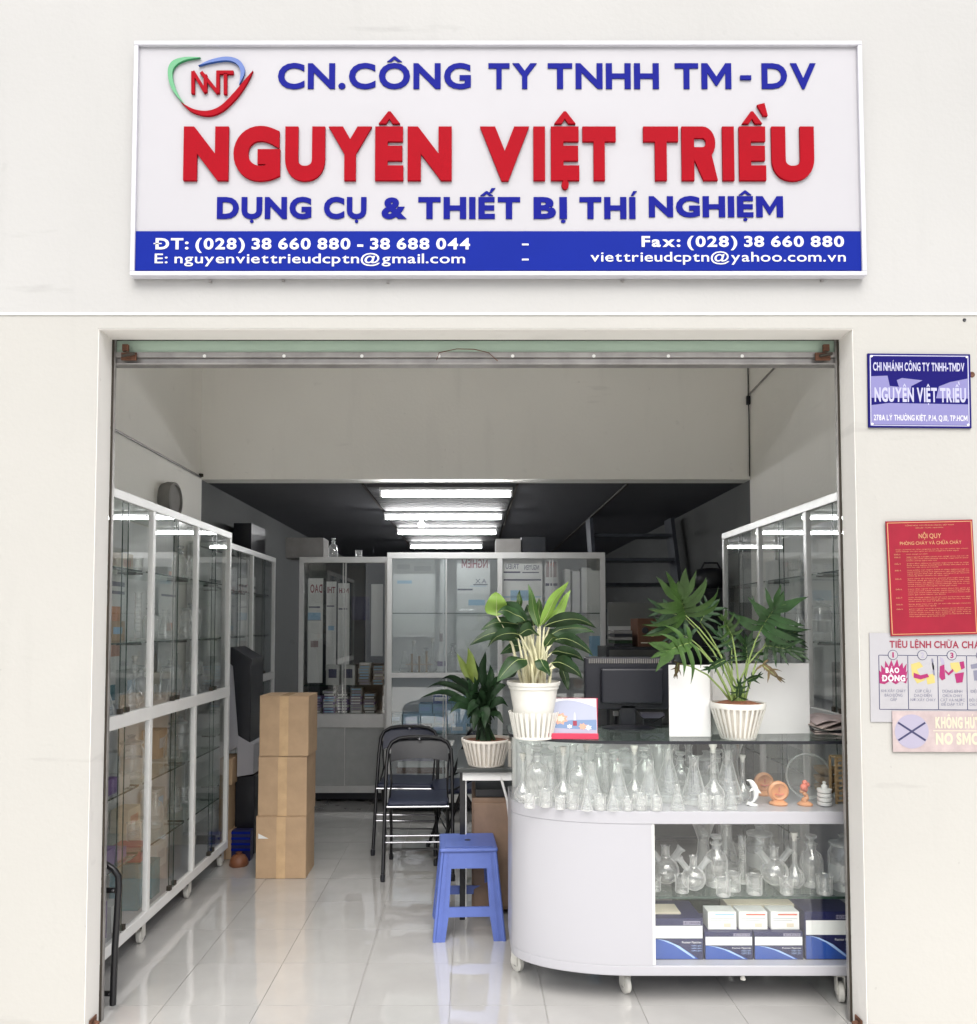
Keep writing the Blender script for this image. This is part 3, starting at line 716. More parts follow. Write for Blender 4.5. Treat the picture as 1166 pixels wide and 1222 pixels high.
for k, (a, b) in enumerate(pu):
    for (p0, p1, q0, q1) in ((U(a)+.004, U(b), V(782), V(782.8)), (U(a)+.004, U(b), V(846.5), V(847.3)), (U(a), U(a)+.005, V(782.4), V(847)), ):
        rect(t_, L, th, p0, p1, q0, q1, 'ink', 'panel_line')
    c = L(U((a+b)/2), V(782)); f = MB(); R_ = Matrix.Rotation(pi/2, 4, 'X')
    f.lathe([(.0185, 0), (.0185, .0008)], (c[0], th, c[1]), 'ink', 24, R_); f.lathe([(.0165, .0005), (.0165, .0012)], (c[0], th, c[1]), 'greyboard', 24, R_)
    line(str(k+1), c[0]-(.003 if k == 0 else .006), c[0]+(.003 if k == 0 else .006), c[1]-.010, .020, 'lilac' if k % 2 else 'magenta', th-.0018, 0, .03, f); obj('number_disc', f, t_)
    for i, s_ in enumerate(txts[k]):
        wd = len(s_)*.0017*1.3; m = U((a+b)/2)
        half = min(.42*(U(b)-U(a)), len(s_)*.0078)
        ln(t_, L, th, s_, m-half, m+half, V(826.5+i*5.2), V(823.2+i*5.2), 'ink_g', .0)
flame = [(1050, 816), (1049.5, 800), (1052, 803), (1052, 794), (1056, 799), (1057, 789), (1061, 796), (1064, 788), (1067, 796), (1071, 787), (1073, 796), (1077, 791), (1078, 798), (1082, 792), (1081, 803), (1083, 800), (1081, 810), (1083, 809), (1081, 816), (1075, 813), (1069, 817), (1062, 813), (1056, 817)]
rect(t_, L, th, 0, 0, 0, 0, 'magenta', 'flame_print', .0004, [(U(a), V(b)) for a, b in flame])
ln(t_, L, th, 'BÁO', U(1057), U(1073), V(803.5), V(797), 'print_w', .045, y=.001)
ln(t_, L, th, 'ĐỘNG', U(1053), U(1080), V(813.5), V(806), 'print_w', .045, y=.001)
for mt, poly in (('yellow', [(1087, 793), (1097, 790), (1104, 799), (1103, 812), (1094, 816), (1088, 806)]), ('yellow', [(1104, 806), (1114, 804), (1115, 815), (1106, 817)]), ('greyboard', [(1094, 799), (1103, 795), (1112, 790), (1115, 797), (1109, 805), (1098, 808)]), ('magenta', [(1090, 803), (1098, 806), (1106, 804), (1108, 808), (1098, 811), (1090, 809)]), ('ink_g', [(1111, 786), (1113, 786), (1115, 806), (1113, 806)]),
                 ('magenta', [(1121, 795), (1126, 793), (1127, 810), (1123, 812), (1120, 808)]), ('magenta', [(1144, 790), (1149, 789), (1150, 797), (1146, 799)]), ('magenta', [(1138, 804), (1149, 802), (1147, 814), (1140, 815)]), ('magenta', [(1127, 799), (1131, 803), (1136, 798), (1137, 801), (1131, 806), (1127, 802)]), ('yellow', [(1133, 791), (1143, 790), (1146, 799), (1140, 803), (1134, 798)]), ('lilac', [(1121, 784), (1125, 786), (1127, 793), (1123, 793)]),
                 ('ink_g', [(1157, 793), (1166, 791), (1166, 797), (1158, 798)]), ('ink_g', [(1160, 800), (1170, 799), (1171, 811), (1161, 812)])):
    rect(t_, L, th, 0, 0, 0, 0, mt, 'picture_print', .0004+.0003*(mt != 'yellow')+.0002*(mt == 'magenta'), [(U(a), V(b)) for a, b in poly])
# no smoking sticker
t_, L, th, w_, h_ = board('no_smoking_sticker', 'faded pink no smoking sticker with a black cross on a grey disc', 'sticker', 1064.5, 1205, 848.5, 897, 'pinkfade', .002, radians(.2), y=-.006)
c = L(.16, .5); R_ = Matrix.Rotation(pi/2, 4, 'X')
f = MB(); f.lathe([(h_*.42, 0), (h_*.42, .0006)], (c[0], th, c[1]), 'lilac', 32, R_); obj('disc_print', f, t_)
for s in (1, -1):
    f = MB(); T = Matrix.Translation((c[0], 0, c[1])) @ Matrix.Rotation(s*radians(33), 4, 'Y')
    f.box(-h_*.40, h_*.40, th-.0011-.0002*s, th-.0007, -.0035, .0035, 'ink', T); obj('cross_stroke', f, t_)
ln(t_, L, th, 'KHÔNG HÚT THUỐC', .36, .97, .42, .14, 'cream_pr', .05); ln(t_, L, th, 'NO SMOKING', .36, .97, .82, .53, 'cream_pr', .05)
rect(t_, L, th, .34, .98, .47, .49, 'cream_pr')
# holes in the plaster
for u, v, r, lb in ((1160, 447, .009, 'drilled hole with crumbled edge right of the blue plaque'), (1151, 382, .0055, 'small black nail in the wall above the blue plaque')):
    p = at(u, v, -CY); f = MB(); f.lathe([(r*1.3, 0), (r, .003), (r*.4, .002), (0, .001)], (p[0], 0, p[2]), 'rust' if r > .007 else 'black', 9, Matrix.Rotation(pi/2, 4, 'X'))
    one('wall_plug' if r > .007 else 'nail', f, lb, 'fixing')
for u, v in ((130, 387), ):
    pass
# ================================================================== DISPLAY CABINETS
def caster(parent, x, y, h=.09, r=.03, mat='plastic_w', rz=0.0, nm='caster'):
    T = Matrix.Rotation(rz, 4, 'Z')
    f_ = MB()
    f_.box(-.022, .022, -.022, .022, h-.006, h-.001, mat, T)
    f_.box(-.016, -.013, -.018, .022, r*.8, h-.006, mat, T); f_.box(.013, .016, -.018, .022, r*.8, h-.006, mat, T); f_.box(-.016, .016, -.018, .02, h-.02, h-.006, mat, T)
    c_ = obj(nm, f_, parent, loc=(x, y, 0), bevel=.0015)
    f_ = MB(); f_.lathe([(r*.86, -.011), (r, -.008), (r, .008), (r*.86, .011)], (0, 0, 0), mat, 20, T @ Matrix.Rotation(pi/2, 4, 'Y'))
    f_.lathe([(r*.4, -.0125), (r*.4, .0125)], (0, 0, 0), 'rail', 10, T @ Matrix.Rotation(pi/2, 4, 'Y'))
    obj('wheel', f_, c_, loc=(0, 0, r), smooth=40)
def side_cabinet(label, X, s, y0, bays, bw, ztop, zmid, dep, zbase=.10, shelves=((1.42, 1.75), (.42, .76)), back='cab_white', posts='alu', name='display_cabinet', group=None):
    """glass cabinet standing along a side wall: front plane at X, interior towards s (-1 = left); local origin at its near front corner"""
    t_ = thing(name, label, 'cabinet', (X, y0, 0), 0, group)
    L_ = bays*bw; pw = .032; d = dep*s
    def bx_(f_, a, b, *r): f_.box(min(a, b), max(a, b), *r)
    for z0, z1, nm in ((zbase, zbase+.05, 'bottom_rail'), (zmid-.03, zmid+.03, 'middle_rail'), (ztop-.04, ztop, 'top_rail')):
        f_ = MB(); bx_(f_, -.001*s, .022*s, 0, L_, z0, z1, posts); obj(nm, f_, t_, bevel=.002)
    for k in range(bays+1):
        yy = min(max(k*bw, pw/2), L_-pw/2)
        for z0, z1 in ((zbase+.05, zmid-.03), (zmid+.03, ztop-.04)):
            f_ = MB(); bx_(f_, 0, .024*s, yy-pw/2, yy+pw/2, z0, z1, posts); obj('post', f_, t_, bevel=.002)
    f_ = MB(); bx_(f_, .022*s, d, 0, L_, zbase, zbase+.02, 'white'); obj('floor_panel', f_, t_)
    f_ = MB(); bx_(f_, d-.01*s, d, 0, L_, zbase+.02, ztop-.02, back); obj('back_panel', f_, t_)
    f_ = MB(); bx_(f_, .022*s, d-.01*s, 0, L_, zmid-.012, zmid+.008, 'white'); obj('middle_panel', f_, t_)
    f_ = MB(); bx_(f_, .022*s, d, 0, L_, ztop-.012, ztop-.002, 'shelfglass'); obj('top_panel', f_, t_)
    for yy in (0, L_-.006):
        for z0, z1 in ((zbase+.021, zmid-.013), (zmid+.009, ztop-.013)):
            f_ = MB(); bx_(f_, .026*s, d-.011*s, yy, yy+.006, z0, z1, 'glass'); obj('end_pane', f_, t_)
        yq = yy+.003
        f_ = MB(); bx_(f_, d-.028*s, d-.011*s, yq-.015 if yy else yq-.003, yq+.003 if yy else yq+.015, zbase+.021, ztop-.013, posts); obj('rear_post', f_, t_)
    for k in range(bays):
        a, b = k*bw+pw/2, (k+1)*bw-pw/2
        if k == 0: a = pw
        if k == bays-1: b = L_-pw
        m_ = (a+b)/2
        for z0, z1 in ((zbase+.052, zmid-.032), (zmid+.032, ztop-.042)):
            for q, (p0, p1, xo) in enumerate(((a, m_+.02, .006), (m_-.02, b, .014))):
                f_ = MB(); bx_(f_, (xo-.002)*s, (xo+.002)*s, p0, p1, z0, z1, 'glass')
                dr = obj('glass_door', f_, t_)
                f_ = MB(); yy = p1 if q == 0 else p0
                bx_(f_, (xo-.0022)*s, (xo+.0022)*s, yy-.0012, yy+.0012, z0, z1, 'glass_e'); obj('polished_edge', f_, dr)
                f_ = MB(); yy = (p1-.05) if q == 0 else (p0+.07)
                bx_(f_, (xo-.010)*s, (xo+.010)*s, yy-.012, yy+.012, z0, z0+.022, 'darkline'); obj('runner', f_, dr)
        for zz in shelves[0]+shelves[1]:
            f_ = MB(); bx_(f_, .05*s, d-.02*s, a+.01, b-.01, zz-.006, zz, 'shelfglass'); obj('shelf', f_, t_)
            f_ = MB(); bx_(f_, .047*s, .05*s, a+.01, b-.01, zz-.0065, zz+.0005, 'glass_e'); obj('shelf_edge', f_, t_)
            for yy in (a+.012, b-.022):
                f_ = MB(); bx_(f_, .07*s, .16*s, yy, yy+.01, zz-.016, zz-.007, 'darkline'); obj('shelf_bracket', f_, t_)
    for k in range(bays+1):
        yy = min(max(k*bw, .04), L_-.04)
        for q in (.035*s, d-.05*s): caster(t_, q, yy, zbase)
    return t_
LX, LD = -1.53, .37
side_cabinet('long glass display cabinet with white rails along the left wall nearest the opening', LX, -1, .24, 3, .592, 2.09, 1.08, LD, posts='alu_w', shelves=((1.42, 1.76), (.42, .74)))
RX = 1.62
side_cabinet('glass display cabinet with grey rails along the right wall behind the counter', RX, 1, .24, 3, .605, 2.09, 1.08, .36, posts='alu')
side_cabinet('glass cabinet standing deeper in the shop between left cabinet and back cabinets', -1.66, -1, 2.30, 2, .66, 2.07, 1.08, .26, posts='alu_w')

def front_cabinet(label, xa, xb, Yf, ztop, posts_u, bands, lower, dep=.36, mat='alu', shelves=(), back='grey_pan', sub='grey_pan', haze=False):
    """cabinet facing the street: bands = list of z of horizontal rails; lower = solid panels below the first band"""
    t_ = thing('display_cabinet', label, 'cabinet', (xa, Yf, 0))
    W = xb-xa; pw = .04; zb_ = .08
    f_ = MB(); f_.box(0, W, -.001, .03, ztop-.05, ztop, mat); obj('top_rail', f_, t_, bevel=.003)
    f_ = MB(); f_.box(0, W, -.001, .03, zb_, zb_+.06, mat); obj('bottom_rail', f_, t_, bevel=.003)
    f_ = MB(); f_.box(.02, W-.02, .03, dep, .02, zb_+.05, 'black'); obj('plinth', f_, t_)
    f_ = MB(); f_.box(0, W, dep-.01, dep, zb_+.05, ztop, back); obj('back_panel', f_, t_)
    f_ = MB(); f_.box(0, W, .03, dep-.01, ztop-.012, ztop-.002, mat); obj('top_panel', f_, t_)
    for x in (0, W-.012):
        f_ = MB(); f_.box(x, x+.012, .03, dep-.01, zb_+.05, ztop-.012, mat); obj('side_panel', f_, t_)
    for z in bands:
        f_ = MB(); f_.box(pw, W-pw, -.0005, .03, z[0], z[1], mat); obj('middle_rail', f_, t_, bevel=.002)
        f_ = MB(); f_.box(.013, W-.013, .03, dep-.011, z[1]-.02, z[1]-.002, mat); obj('shelf_panel', f_, t_)
    for x in [0]+[p-pw/2 for p in posts_u]+[W-pw]:
        f_ = MB(); f_.box(x, x+pw, 0, .029, zb_+.06, ztop-.05, mat); obj('post', f_, t_, bevel=.002)
    xs = [0]+list(posts_u)+[W]
    zz = [zb_+.06]+[z for b in bands for z in b]+[ztop-.05]
    for i in range(len(xs)-1):
        a, b = xs[i]+(pw if i == 0 else pw/2)+.001, xs[i+1]-(pw if i == len(xs)-2 else pw/2)-.001
        for j in range(0, len(zz), 2):
            solid = lower and j == 0
            m_ = (a+b)/2
            for q, (p0, p1, yo) in enumerate(((a, m_+.012, .008), (m_-.012, b, .017))):
                f_ = MB(); f_.box(p0, p1, yo-.0025, yo+.0025, zz[j]+.001, zz[j+1]-.001, sub if solid else ('glass_haze' if (haze and i == 0) else 'glass'))
                dr = obj('sliding_panel' if solid else 'glass_door', f_, t_)
                f_ = MB(); x = p1 if q == 0 else p0; f_.box(x-.004, x+.004, yo-.0045, yo+.0045, zz[j]+.001, zz[j+1]-.001, mat); obj('edge_strip', f_, dr)
        for z in shelves:
            f_ = MB(); f_.box(a, b, .04, dep-.02, z-.007, z, 'shelfglass'); obj('shelf', f_, t_)
            f_ = MB(); f_.box(a, b, .037, .04, z-.0075, z+.0005, 'glass_e'); obj('shelf_edge', f_, t_)
    return t_
BLx0, BLx1, BLY = AX(355, 6.5), AX(464, 6.5), 6.5-2.83
front_cabinet('grey framed glass cabinet with solid grey lower doors, left of the white back cabinet', BLx0, BLx1, BLY, 2.085, [], [(.63, .745)], True, shelves=(.985,), mat='alu', back='dark_back')
BRx0, BRx1, BRY = AX(461, 6.15), AX(724, 6.15), 6.15-2.83
pm = AX(597, 6.15)-BRx0
front_cabinet('wide white framed display cabinet with pasted notices at the back of the shop', BRx0, BRx1, BRY, 2.09, [pm], [(1.075, 1.115)], False, shelves=(1.60, .62), mat='alu_w', back='cab_white', haze=True)  # left bay glass carries the painted reflection haze

# ------------------------------------------------------------------ lab glass kinds
def g_body(prof, n=18, m='flask', thick=None): return MB().lathe(prof, (0, 0, 0), m, n, None, (True, False))
def proto(kind):
    """returns list of (part name, mesh)"""
    if kind == 'conical_flask':
        return [('body', MB().lathe([(.0, .001), (.036, .001), (.040, .006), (.038, .014), (.016, .095), (.0125, .108), (.0125, .135), (.0165, .140)], (0, 0, 0), 'flask', 22, None, (True, False)).mesh('body', 50)),
                ('graduation', MB().lathe([(.0262, .058), (.0258, .060)], (0, 0, 0), 'flask_thick', 18, None, (False, False)).lathe([(.0362, .020), (.0352, .026)], (0, 0, 0), 'flask_thick', 18, None, (False, False)).mesh('graduation', 50))]
    if kind == 'reagent_bottle':
        return [('body', MB().lathe([(0, .001), (.034, .001), (.037, .005), (.037, .085), (.030, .105), (.014, .118), (.013, .135), (.020, .137), (.020, .142)], (0, 0, 0), 'flask', 22, None, (True, False)).mesh('body', 50)),
                ('stopper', MB().lathe([(.010, .12), (.013, .142), (.007, .15), (.018, .158), (.018, .166), (0, .168)], (0, 0, 0), 'flask_thick', 16).mesh('stopper', 50))]
    if kind == 'volumetric_flask':
        return [('body', MB().lathe([(0, .001), (.018, .001), (.034, .018), (.038, .036), (.032, .056), (.014, .078), (.009, .095), (.009, .185), (.013, .190)], (0, 0, 0), 'flask', 22, None, (True, False)).mesh('body', 50)),
                ('stopper', MB().lathe([(.008, .180), (.0095, .197), (.014, .203), (.014, .213), (0, .214)], (0, 0, 0), 'plastic_w', 12).mesh('stopper', 50))]
    if kind == 'beaker':
        return [('body', MB().lathe([(0, .001), (.027, .001), (.030, .005), (.030, .070), (.033, .075)], (0, 0, 0), 'flask', 20, None, (True, False)).mesh('body', 50)),
                ('graduation', MB().lathe([(.0304, .030), (.0304, .033)], (0, 0, 0), 'flask_thick', 18, None, (False, False)).mesh('graduation', 50))]
    if kind == 'measuring_cylinder':
        f_ = MB().lathe([(.0, .001), (.034, .001), (.034, .006), (.015, .012), (.015, .20), (.019, .205)], (0, 0, 0), 'flask', 18, None, (True, False))
        g_ = MB()
        for k in range(9): g_.lathe([(.0154, .04+k*.017), (.0154, .042+k*.017)], (0, 0, 0), 'flask_thick', 12, None, (False, False))
        return [('body', f_.mesh('body', 50)), ('graduation', g_.mesh('graduation', 50))]
    if kind == 'three_neck_flask':
        r = .048
        P = [(0, .002)]+[(r*sin(a), .05-r*cos(a)) for a in [radians(x) for x in (25, 45, 65, 85, 105, 125, 145, 160)]]+[(.014, .105), (.014, .135), (.018, .140)]
        out = [('body', MB().lathe(P, (0, 0, 0), 'flask', 24, None, (True, False)).mesh('body', 50))]
        for s in (-1, 1):
            T = Matrix.Rotation(s*radians(38), 4, 'Y')
            out.append(('neck', MB().lathe([(.012, .0), (.0115, .045), (.016, .052), (.016, .058)], (s*.024, 0, .085), 'flask_thick', 14, T, (False, False)).mesh('neck', 50)))
        return out
    if kind == 'glass_jar':
        return [('body', MB().lathe([(0, .001), (.046, .001), (.050, .006), (.050, .115), (.042, .130), (.040, .142)], (0, 0, 0), 'flask', 24, None, (True, False)).mesh('body', 50)),
                ('lid', MB().lathe([(.046, .142), (.046, .150), (.02, .156), (.012, .165), (.018, .176), (0, .180)], (0, 0, 0), 'flask_thick', 20).mesh('lid', 50)),
                ('frosted_band', MB().lathe([(.0505, .035), (.0505, .085)], (0, 0, 0), 'flask_thick', 20, None, (False, False)).mesh('frosted_band', 50))]
    if kind == 'funnel_flask':
        return [('body', MB().lathe([(0, .001), (.034, .001), (.037, .008), (.020, .08), (.017, .12), (.040, .185), (.043, .187)], (0, 0, 0), 'flask', 20, None, (True, False)).mesh('body', 50))]
KINDS = ['conical_flask', 'reagent_bottle', 'volumetric_flask', 'beaker', 'measuring_cylinder', 'three_neck_flask', 'glass_jar', 'funnel_flask']
PR = {k: proto(k) for k in KINDS}
CAT = {'conical_flask': 'flask', 'reagent_bottle': 'bottle', 'volumetric_flask': 'flask', 'beaker': 'beaker', 'measuring_cylinder': 'measuring cylinder', 'three_neck_flask': 'flask', 'glass_jar': 'jar', 'funnel_flask': 'flask'}
SAY = {'conical_flask': 'conical glass flask', 'reagent_bottle': 'stoppered glass reagent bottle', 'volumetric_flask': 'round flask with long narrow neck', 'beaker': 'small open glass beaker', 'measuring_cylinder': 'tall graduated glass cylinder', 'three_neck_flask': 'round glass flask with three necks', 'glass_jar': 'wide glass jar with knobbed lid', 'funnel_flask': 'waisted glass flask with flared mouth'}
def glassware(kind, x, y, z, s, label, group, sz=None):
    t_ = thing(kind, label, CAT[kind], (x, y, z), random.uniform(-.5, .5) if kind != 'three_neck_flask' else random.uniform(-.2, .2), group)
    t_.scale = (s, s, sz or s)
    for nm, me in PR[kind]: obj(nm, me, t_)
    return t_
ORD2 = 0
ORD = ['leftmost', 'second', 'third', 'fourth', 'fifth', 'sixth', 'seventh', 'eighth', 'ninth', 'tenth', 'eleventh', 'twelfth', 'thirteenth', 'fourteenth', 'fifteenth', 'sixteenth', 'seventeenth', 'eighteenth', 'nineteenth', 'twentieth']
def ordinal(i, n, what):
    if n == 1: return 'the only '+what
    if i == 0: return 'leftmost '+what
    if i == n-1: return 'rightmost '+what
    return what+', '+ORD[i]+' from the left'

# ------------------------------------------------------------------ THE COUNTER
CYF = .215                       # front plane
cxl, ea, eb = .655, .485, .235   # start of the curve, semi axes
CBK, CR = .70, 1.56
def outline(inset=0, n=18, xr=None):
    P = []
    for i in range(n+1):
        a = pi/2*i/n
        P.append((cxl-(ea-inset)*sin(pi/2-a) if 0 else cxl-(ea-inset)*cos(a), CYF+eb-(eb-inset)*sin(a)))
    P.append((cxl if xr is None else xr, CYF+inset)) if xr else None
    return P
def ring(n=20, inset=0):
    """front line from the rear-left corner round the curve to the right end"""
    P = [(cxl-ea+inset, CBK-inset)]
    P += outline(inset, n)
    P.append((CR-inset, CYF+inset)); return P
def wall_strip(P, z0, z1, th, mat):
    """vertical skin following P (x, y), thickness th to the inside"""
    f_ = MB(); n = len(P); Q = []
    for i in range(n):
        a = Vector(P[max(i-1, 0)]); b = Vector(P[min(i+1, n-1)]); d = (b-a).normalized(); nn = Vector((-d.y, d.x))
        Q.append(Vector(P[i])+nn*th)
    vs = [(p[0], p[1], z) for z in (z0, z1) for p in P]+[(p.x, p.y, z) for z in (z0, z1) for p in Q]
    fs = []
    for i in range(n-1):
        fs += [(i, i+1, n+i+1, n+i), (2*n+i+1, 2*n+i, 3*n+i, 3*n+i+1), (n+i, n+i+1, 3*n+i+1, 3*n+i), (i+1, i, 2*n+i, 2*n+i+1)]
    fs += [(0, n, 3*n, 2*n), (n-1, 3*n-1, 4*n-1, 2*n-1)]
    f_.add(vs, fs, mat); return f_
zB0, zB1, zM0, zM1, zT = .122, .162, .712, .762, 1.028
CT = thing('display_counter', 'white rounded display counter with a glass top case standing in the opening', 'counter', (0, 0, 0))
full = ring()+[(CR, CBK)]
f = MB(); f.slab(full, zB0, zB1, 'white'); obj('base', f, CT, bevel=.004)
f = MB(); f.slab(full, zM0, zM1, 'white'); obj('middle_deck', f, CT, bevel=.003)
f = MB(); f.slab(ring(inset=-.006)+[(CR+.004, CBK+.004)], zT+.001, zT+.011, 'topglass'); 
obj('glass_top', f, CT)
obj('top_edge', wall_strip(ring(inset=-.0075), zT, zT+.012, .0012, 'black'), CT)
gx = .716
P = [p for p in ring(22) if p[0] < gx-.01]+[(gx, CYF)]
obj('curved_panel', wall_strip(P, zB1, zM0, .006, 'white'), CT, smooth=30)
obj('curved_glass', wall_strip(ring(24), zM1+.0005, zT, .005, 'glass_c'), CT, smooth=30)
f = MB(); f.box(gx+.001, CR, CYF+.006, CYF+.011, zB1+.0005, zM0-.0005, 'glass_c'); obj('front_pane', f, CT)
f = MB(); f.box(gx+.0, gx+.012, CYF+.007, CYF+.02, zB1+.0005, zM0-.0005, 'alu_w'); obj('pane_edge', f, CT)
f = MB(); f.box(gx+.02, CR-.01, CYF+.03, CBK-.03, .412, .420, 'shelfglass'); obj('shelf', f, CT)
f = MB(); f.box(gx+.02, CR-.01, CYF+.027, CYF+.0298, .4115, .4205, 'glass_e'); obj('shelf_edge', f, CT)
f = MB(); f.box(CR-.012, CR, CYF+.012, CBK, zB1, zM0, 'white'); obj('end_panel', f, CT)
for x in (gx+.0, 1.135, CR-.05):
    f = MB(); f.box(x, x+.03, CBK-.03, CBK, zB1, zM0, 'alu_w'); obj('rear_post', f, CT)
for x in (.19, .9, CR-.03):
    f = MB(); f.box(x, x+.018, CBK-.02, CBK, zM1, zT, 'alu_w'); obj('rear_post', f, CT)
f = MB(); f.box(.2, .9, CBK-.014, CBK-.008, zM1, zT, 'whitebox'); obj('rear_panel', f, CT)
p = fl(612, 1161); caster(CT, p[0]+.02, p[1]+.02, .121, .036, rz=.6)
p = fl(748, 1189); caster(CT, p[0], p[1]+.03, .121, .038, rz=.3)
caster(CT, 1.475, .27, .121, .038, rz=-.2)
caster(CT, .24, CBK-.06, .121, .036, rz=1.2); caster(CT, 1.45, CBK-.06, .121, .036, rz=.2)
f = MB(); p = at(884, 1171, 3.1); f.lathe([(.011, 0), (.008, .01), (.004, .025)], (p[0], CYF+.03, zB0-.025), 'plastic_w', 10, None); obj('underside_peg', f, CT)

# glassware in the top case
top = []
lst = [(624, 3.20, 'volumetric_flask', .95), (641, 3.22, 'reagent_bottle', 1.38), (657, 3.24, 'conical_flask', 1.15), (672, 3.18, 'volumetric_flask', 1.1), (691, 3.20, 'reagent_bottle', 1.25), (706, 3.15, 'conical_flask', 1.25), (722, 3.24, 'measuring_cylinder', .95),
       (738, 3.16, 'conical_flask', 1.2), (757, 3.2, 'volumetric_flask', 1.1), (775, 3.15, 'conical_flask', 1.3), (797, 3.22, 'conical_flask', 1.55), (812, 3.3, 'reagent_bottle', 1.15), (828, 3.17, 'conical_flask', 1.4), (851, 3.15, 'volumetric_flask', 1.18), (868, 3.2, 'conical_flask', 1.55), (886, 3.22, 'volumetric_flask', .9),
       (633, 3.34, 'funnel_flask', 1.2), (666, 3.36, 'measuring_cylinder', 1.0), (684, 3.38, 'conical_flask', 1.5), (714, 3.36, 'reagent_bottle', 1.3), (745, 3.38, 'glass_jar', 1.1), (786, 3.36, 'funnel_flask', 1.15), (843, 3.36, 'glass_jar', 1.05), (822, 3.40, 'measuring_cylinder', 1.0),
       (651, 3.12, 'beaker', .9), (683, 3.09, 'beaker', .8), (716, 3.07, 'beaker', .8), (764, 3.07, 'beaker', .85), (840, 3.07, 'beaker', .8), (632, 3.10, 'beaker', .7), (668, 3.08, 'beaker', .65), (700, 3.06, 'conical_flask', .6), (731, 3.06, 'conical_flask', .65), (749, 3.06, 'beaker', .7), (783, 3.06, 'beaker', .75), (808, 3.07, 'conical_flask', .7), (857, 3.07, 'beaker', .7), (872, 3.08, 'conical_flask', .6), (733, 3.3, 'reagent_bottle', 1.2), (769, 3.31, 'reagent_bottle', 1.25), (856, 3.32, 'reagent_bottle', 1.2), (700, 3.31, 'volumetric_flask', 1.05), (650, 3.38, 'glass_jar', 1.2), (805, 3.4, 'conical_flask', 1.6), (874, 3.38, 'funnel_flask', 1.2)]
from collections import defaultdict
gr = defaultdict(list)
for e in lst: gr[(e[2], e[1] > 3.3)].append(e)
for (k, rear), es in gr.items():
    es.sort()
    for i, (u, D, _, s) in enumerate(es):
        glassware(k, AX(u, D), CY+D, zM1+.001, s, ordinal(i, len(es), SAY[k])+(', rear row' if rear else ', front row')+' of the curved case', 'lab glass in the curved top case')
# glassware on the lower shelf
lst = [(793, 3.22, 'three_neck_flask', 1.15), (826, 3.14, 'three_neck_flask', 1.0), (853, 3.2, 'reagent_bottle', 1.25), (884, 3.24, 'measuring_cylinder', .95), (922, 3.2, 'three_neck_flask', 1.15), (946, 3.18, 'volumetric_flask', 1.05), (966, 3.2, 'reagent_bottle', 1.25), (1005, 3.16, 'glass_jar', 1.25),
       (812, 3.12, 'beaker', .9), (861, 3.08, 'beaker', .9), (873, 3.14, 'beaker', .95), (898, 3.10, 'beaker', 1.0), (936, 3.10, 'beaker', .85), (981, 3.1, 'beaker', 1.0), (838, 3.32, 'funnel_flask', 1.3), (905, 3.34, 'glass_jar', 1.2), (866, 3.36, 'conical_flask', 1.5), (780, 3.14, 'beaker', .8)]
gr = defaultdict(list)
for e in lst: gr[e[2]].append(e)
for k, es in gr.items():
    es.sort()
    for i, (u, D, _, s) in enumerate(es):
        glassware(k, AX(u, D), CY+D, .4205, s, ordinal(i, len(es), SAY[k])+' above the blue boxes', 'lab glass on the lower shelf')
# little models at the right of the top case
p = at(899, 969, 3.14); Z0 = zM1+.0005
t_ = thing('dolphin_figurine', 'white leaping dolphin figurine in the curved glass case beside the orange models', 'figurine', (p[0], p[1], Z0))
f = MB(); f.lathe([(.018, 0), (.020, .004), (.012, .009), (0, .010)], (0, 0, 0), 'strip', 14); obj('base', f, t_, smooth=40)
pts = [(-.008, 0, .012), (.004, 0, .020), (.011, 0, .036), (.012, 0, .056), (.007, 0, .076), (-.003, 0, .093), (-.010, 0, .100), (-.017, 0, .103), (-.025, 0, .103)]
f = MB(); f.tube(pts, [.003, .005, .009, .0125, .0125, .0105, .0075, .0035, .0022], 'strip', 12); obj('body', f, t_, smooth=60)
f = MB(); f.prism([(-.028, .004), (-.008, .009), (-.004, .016), (-.014, .015), (-.022, .020)], -.004, .004, 'strip'); f.prism([(.020, .052), (.034, .050), (.020, .072)], -.0015, .0015, 'strip'); f.prism([(-.002, .066), (-.020, .058), (-.006, .078)], -.012, -.009, 'strip'); obj('fin', f, t_)
def blob_model(nm, label, u, D, mat, seed, s=1.0, ring_=False):
    p_ = at(u, 969, D); t = thing(nm, label, 'model', (p_[0], p_[1], Z0)); t.scale = (s, s, s)
    f_ = MB(); f_.lathe([(.032, 0), (.034, .006), (.024, .014), (.018, .018)], (0, 0, 0), mat, 18); obj('base', f_, t, smooth=40)
    if ring_:
        T = Matrix.Rotation(pi/2, 4, 'X')
        f_ = MB(); f_.lathe([(0, -.012), (.030, -.012), (.038, -.006), (.038, .006), (.030, .012), (.026, .010), (.022, .006), (0, .006)], (0, 0, .050), mat, 24, T); obj('round_head', f_, t, smooth=50)
        f_ = MB(); f_.tube([(-.016, -.013, .042), (0, -.0135, .038), (.016, -.013, .042)], .0025, 'coral', 6); f_.tube([(0, -.013, .050), (0, -.013, .066)], .002, 'coral', 6); obj('raised_line', f_, t)
    else:
        r_ = random.Random(seed)
        for i in range(9):
            f_ = MB(); a = r_.uniform(0, 2*pi); q = .016*r_.random()
            rad = r_.uniform(.010, .018)
            f_.lathe([(0, -rad), (rad*.7, -rad*.7), (rad, 0), (rad*.7, rad*.7), (0, rad)], (q*cos(a), q*sin(a), .022+.010*i), mat if i < 5 else 'coral', 9); obj('lobe', f_, t, smooth=60)
blob_model('anatomy_model', 'pale orange round headed model in the curved glass case', 929, 3.16, 'orange', 1, 1.1, True)
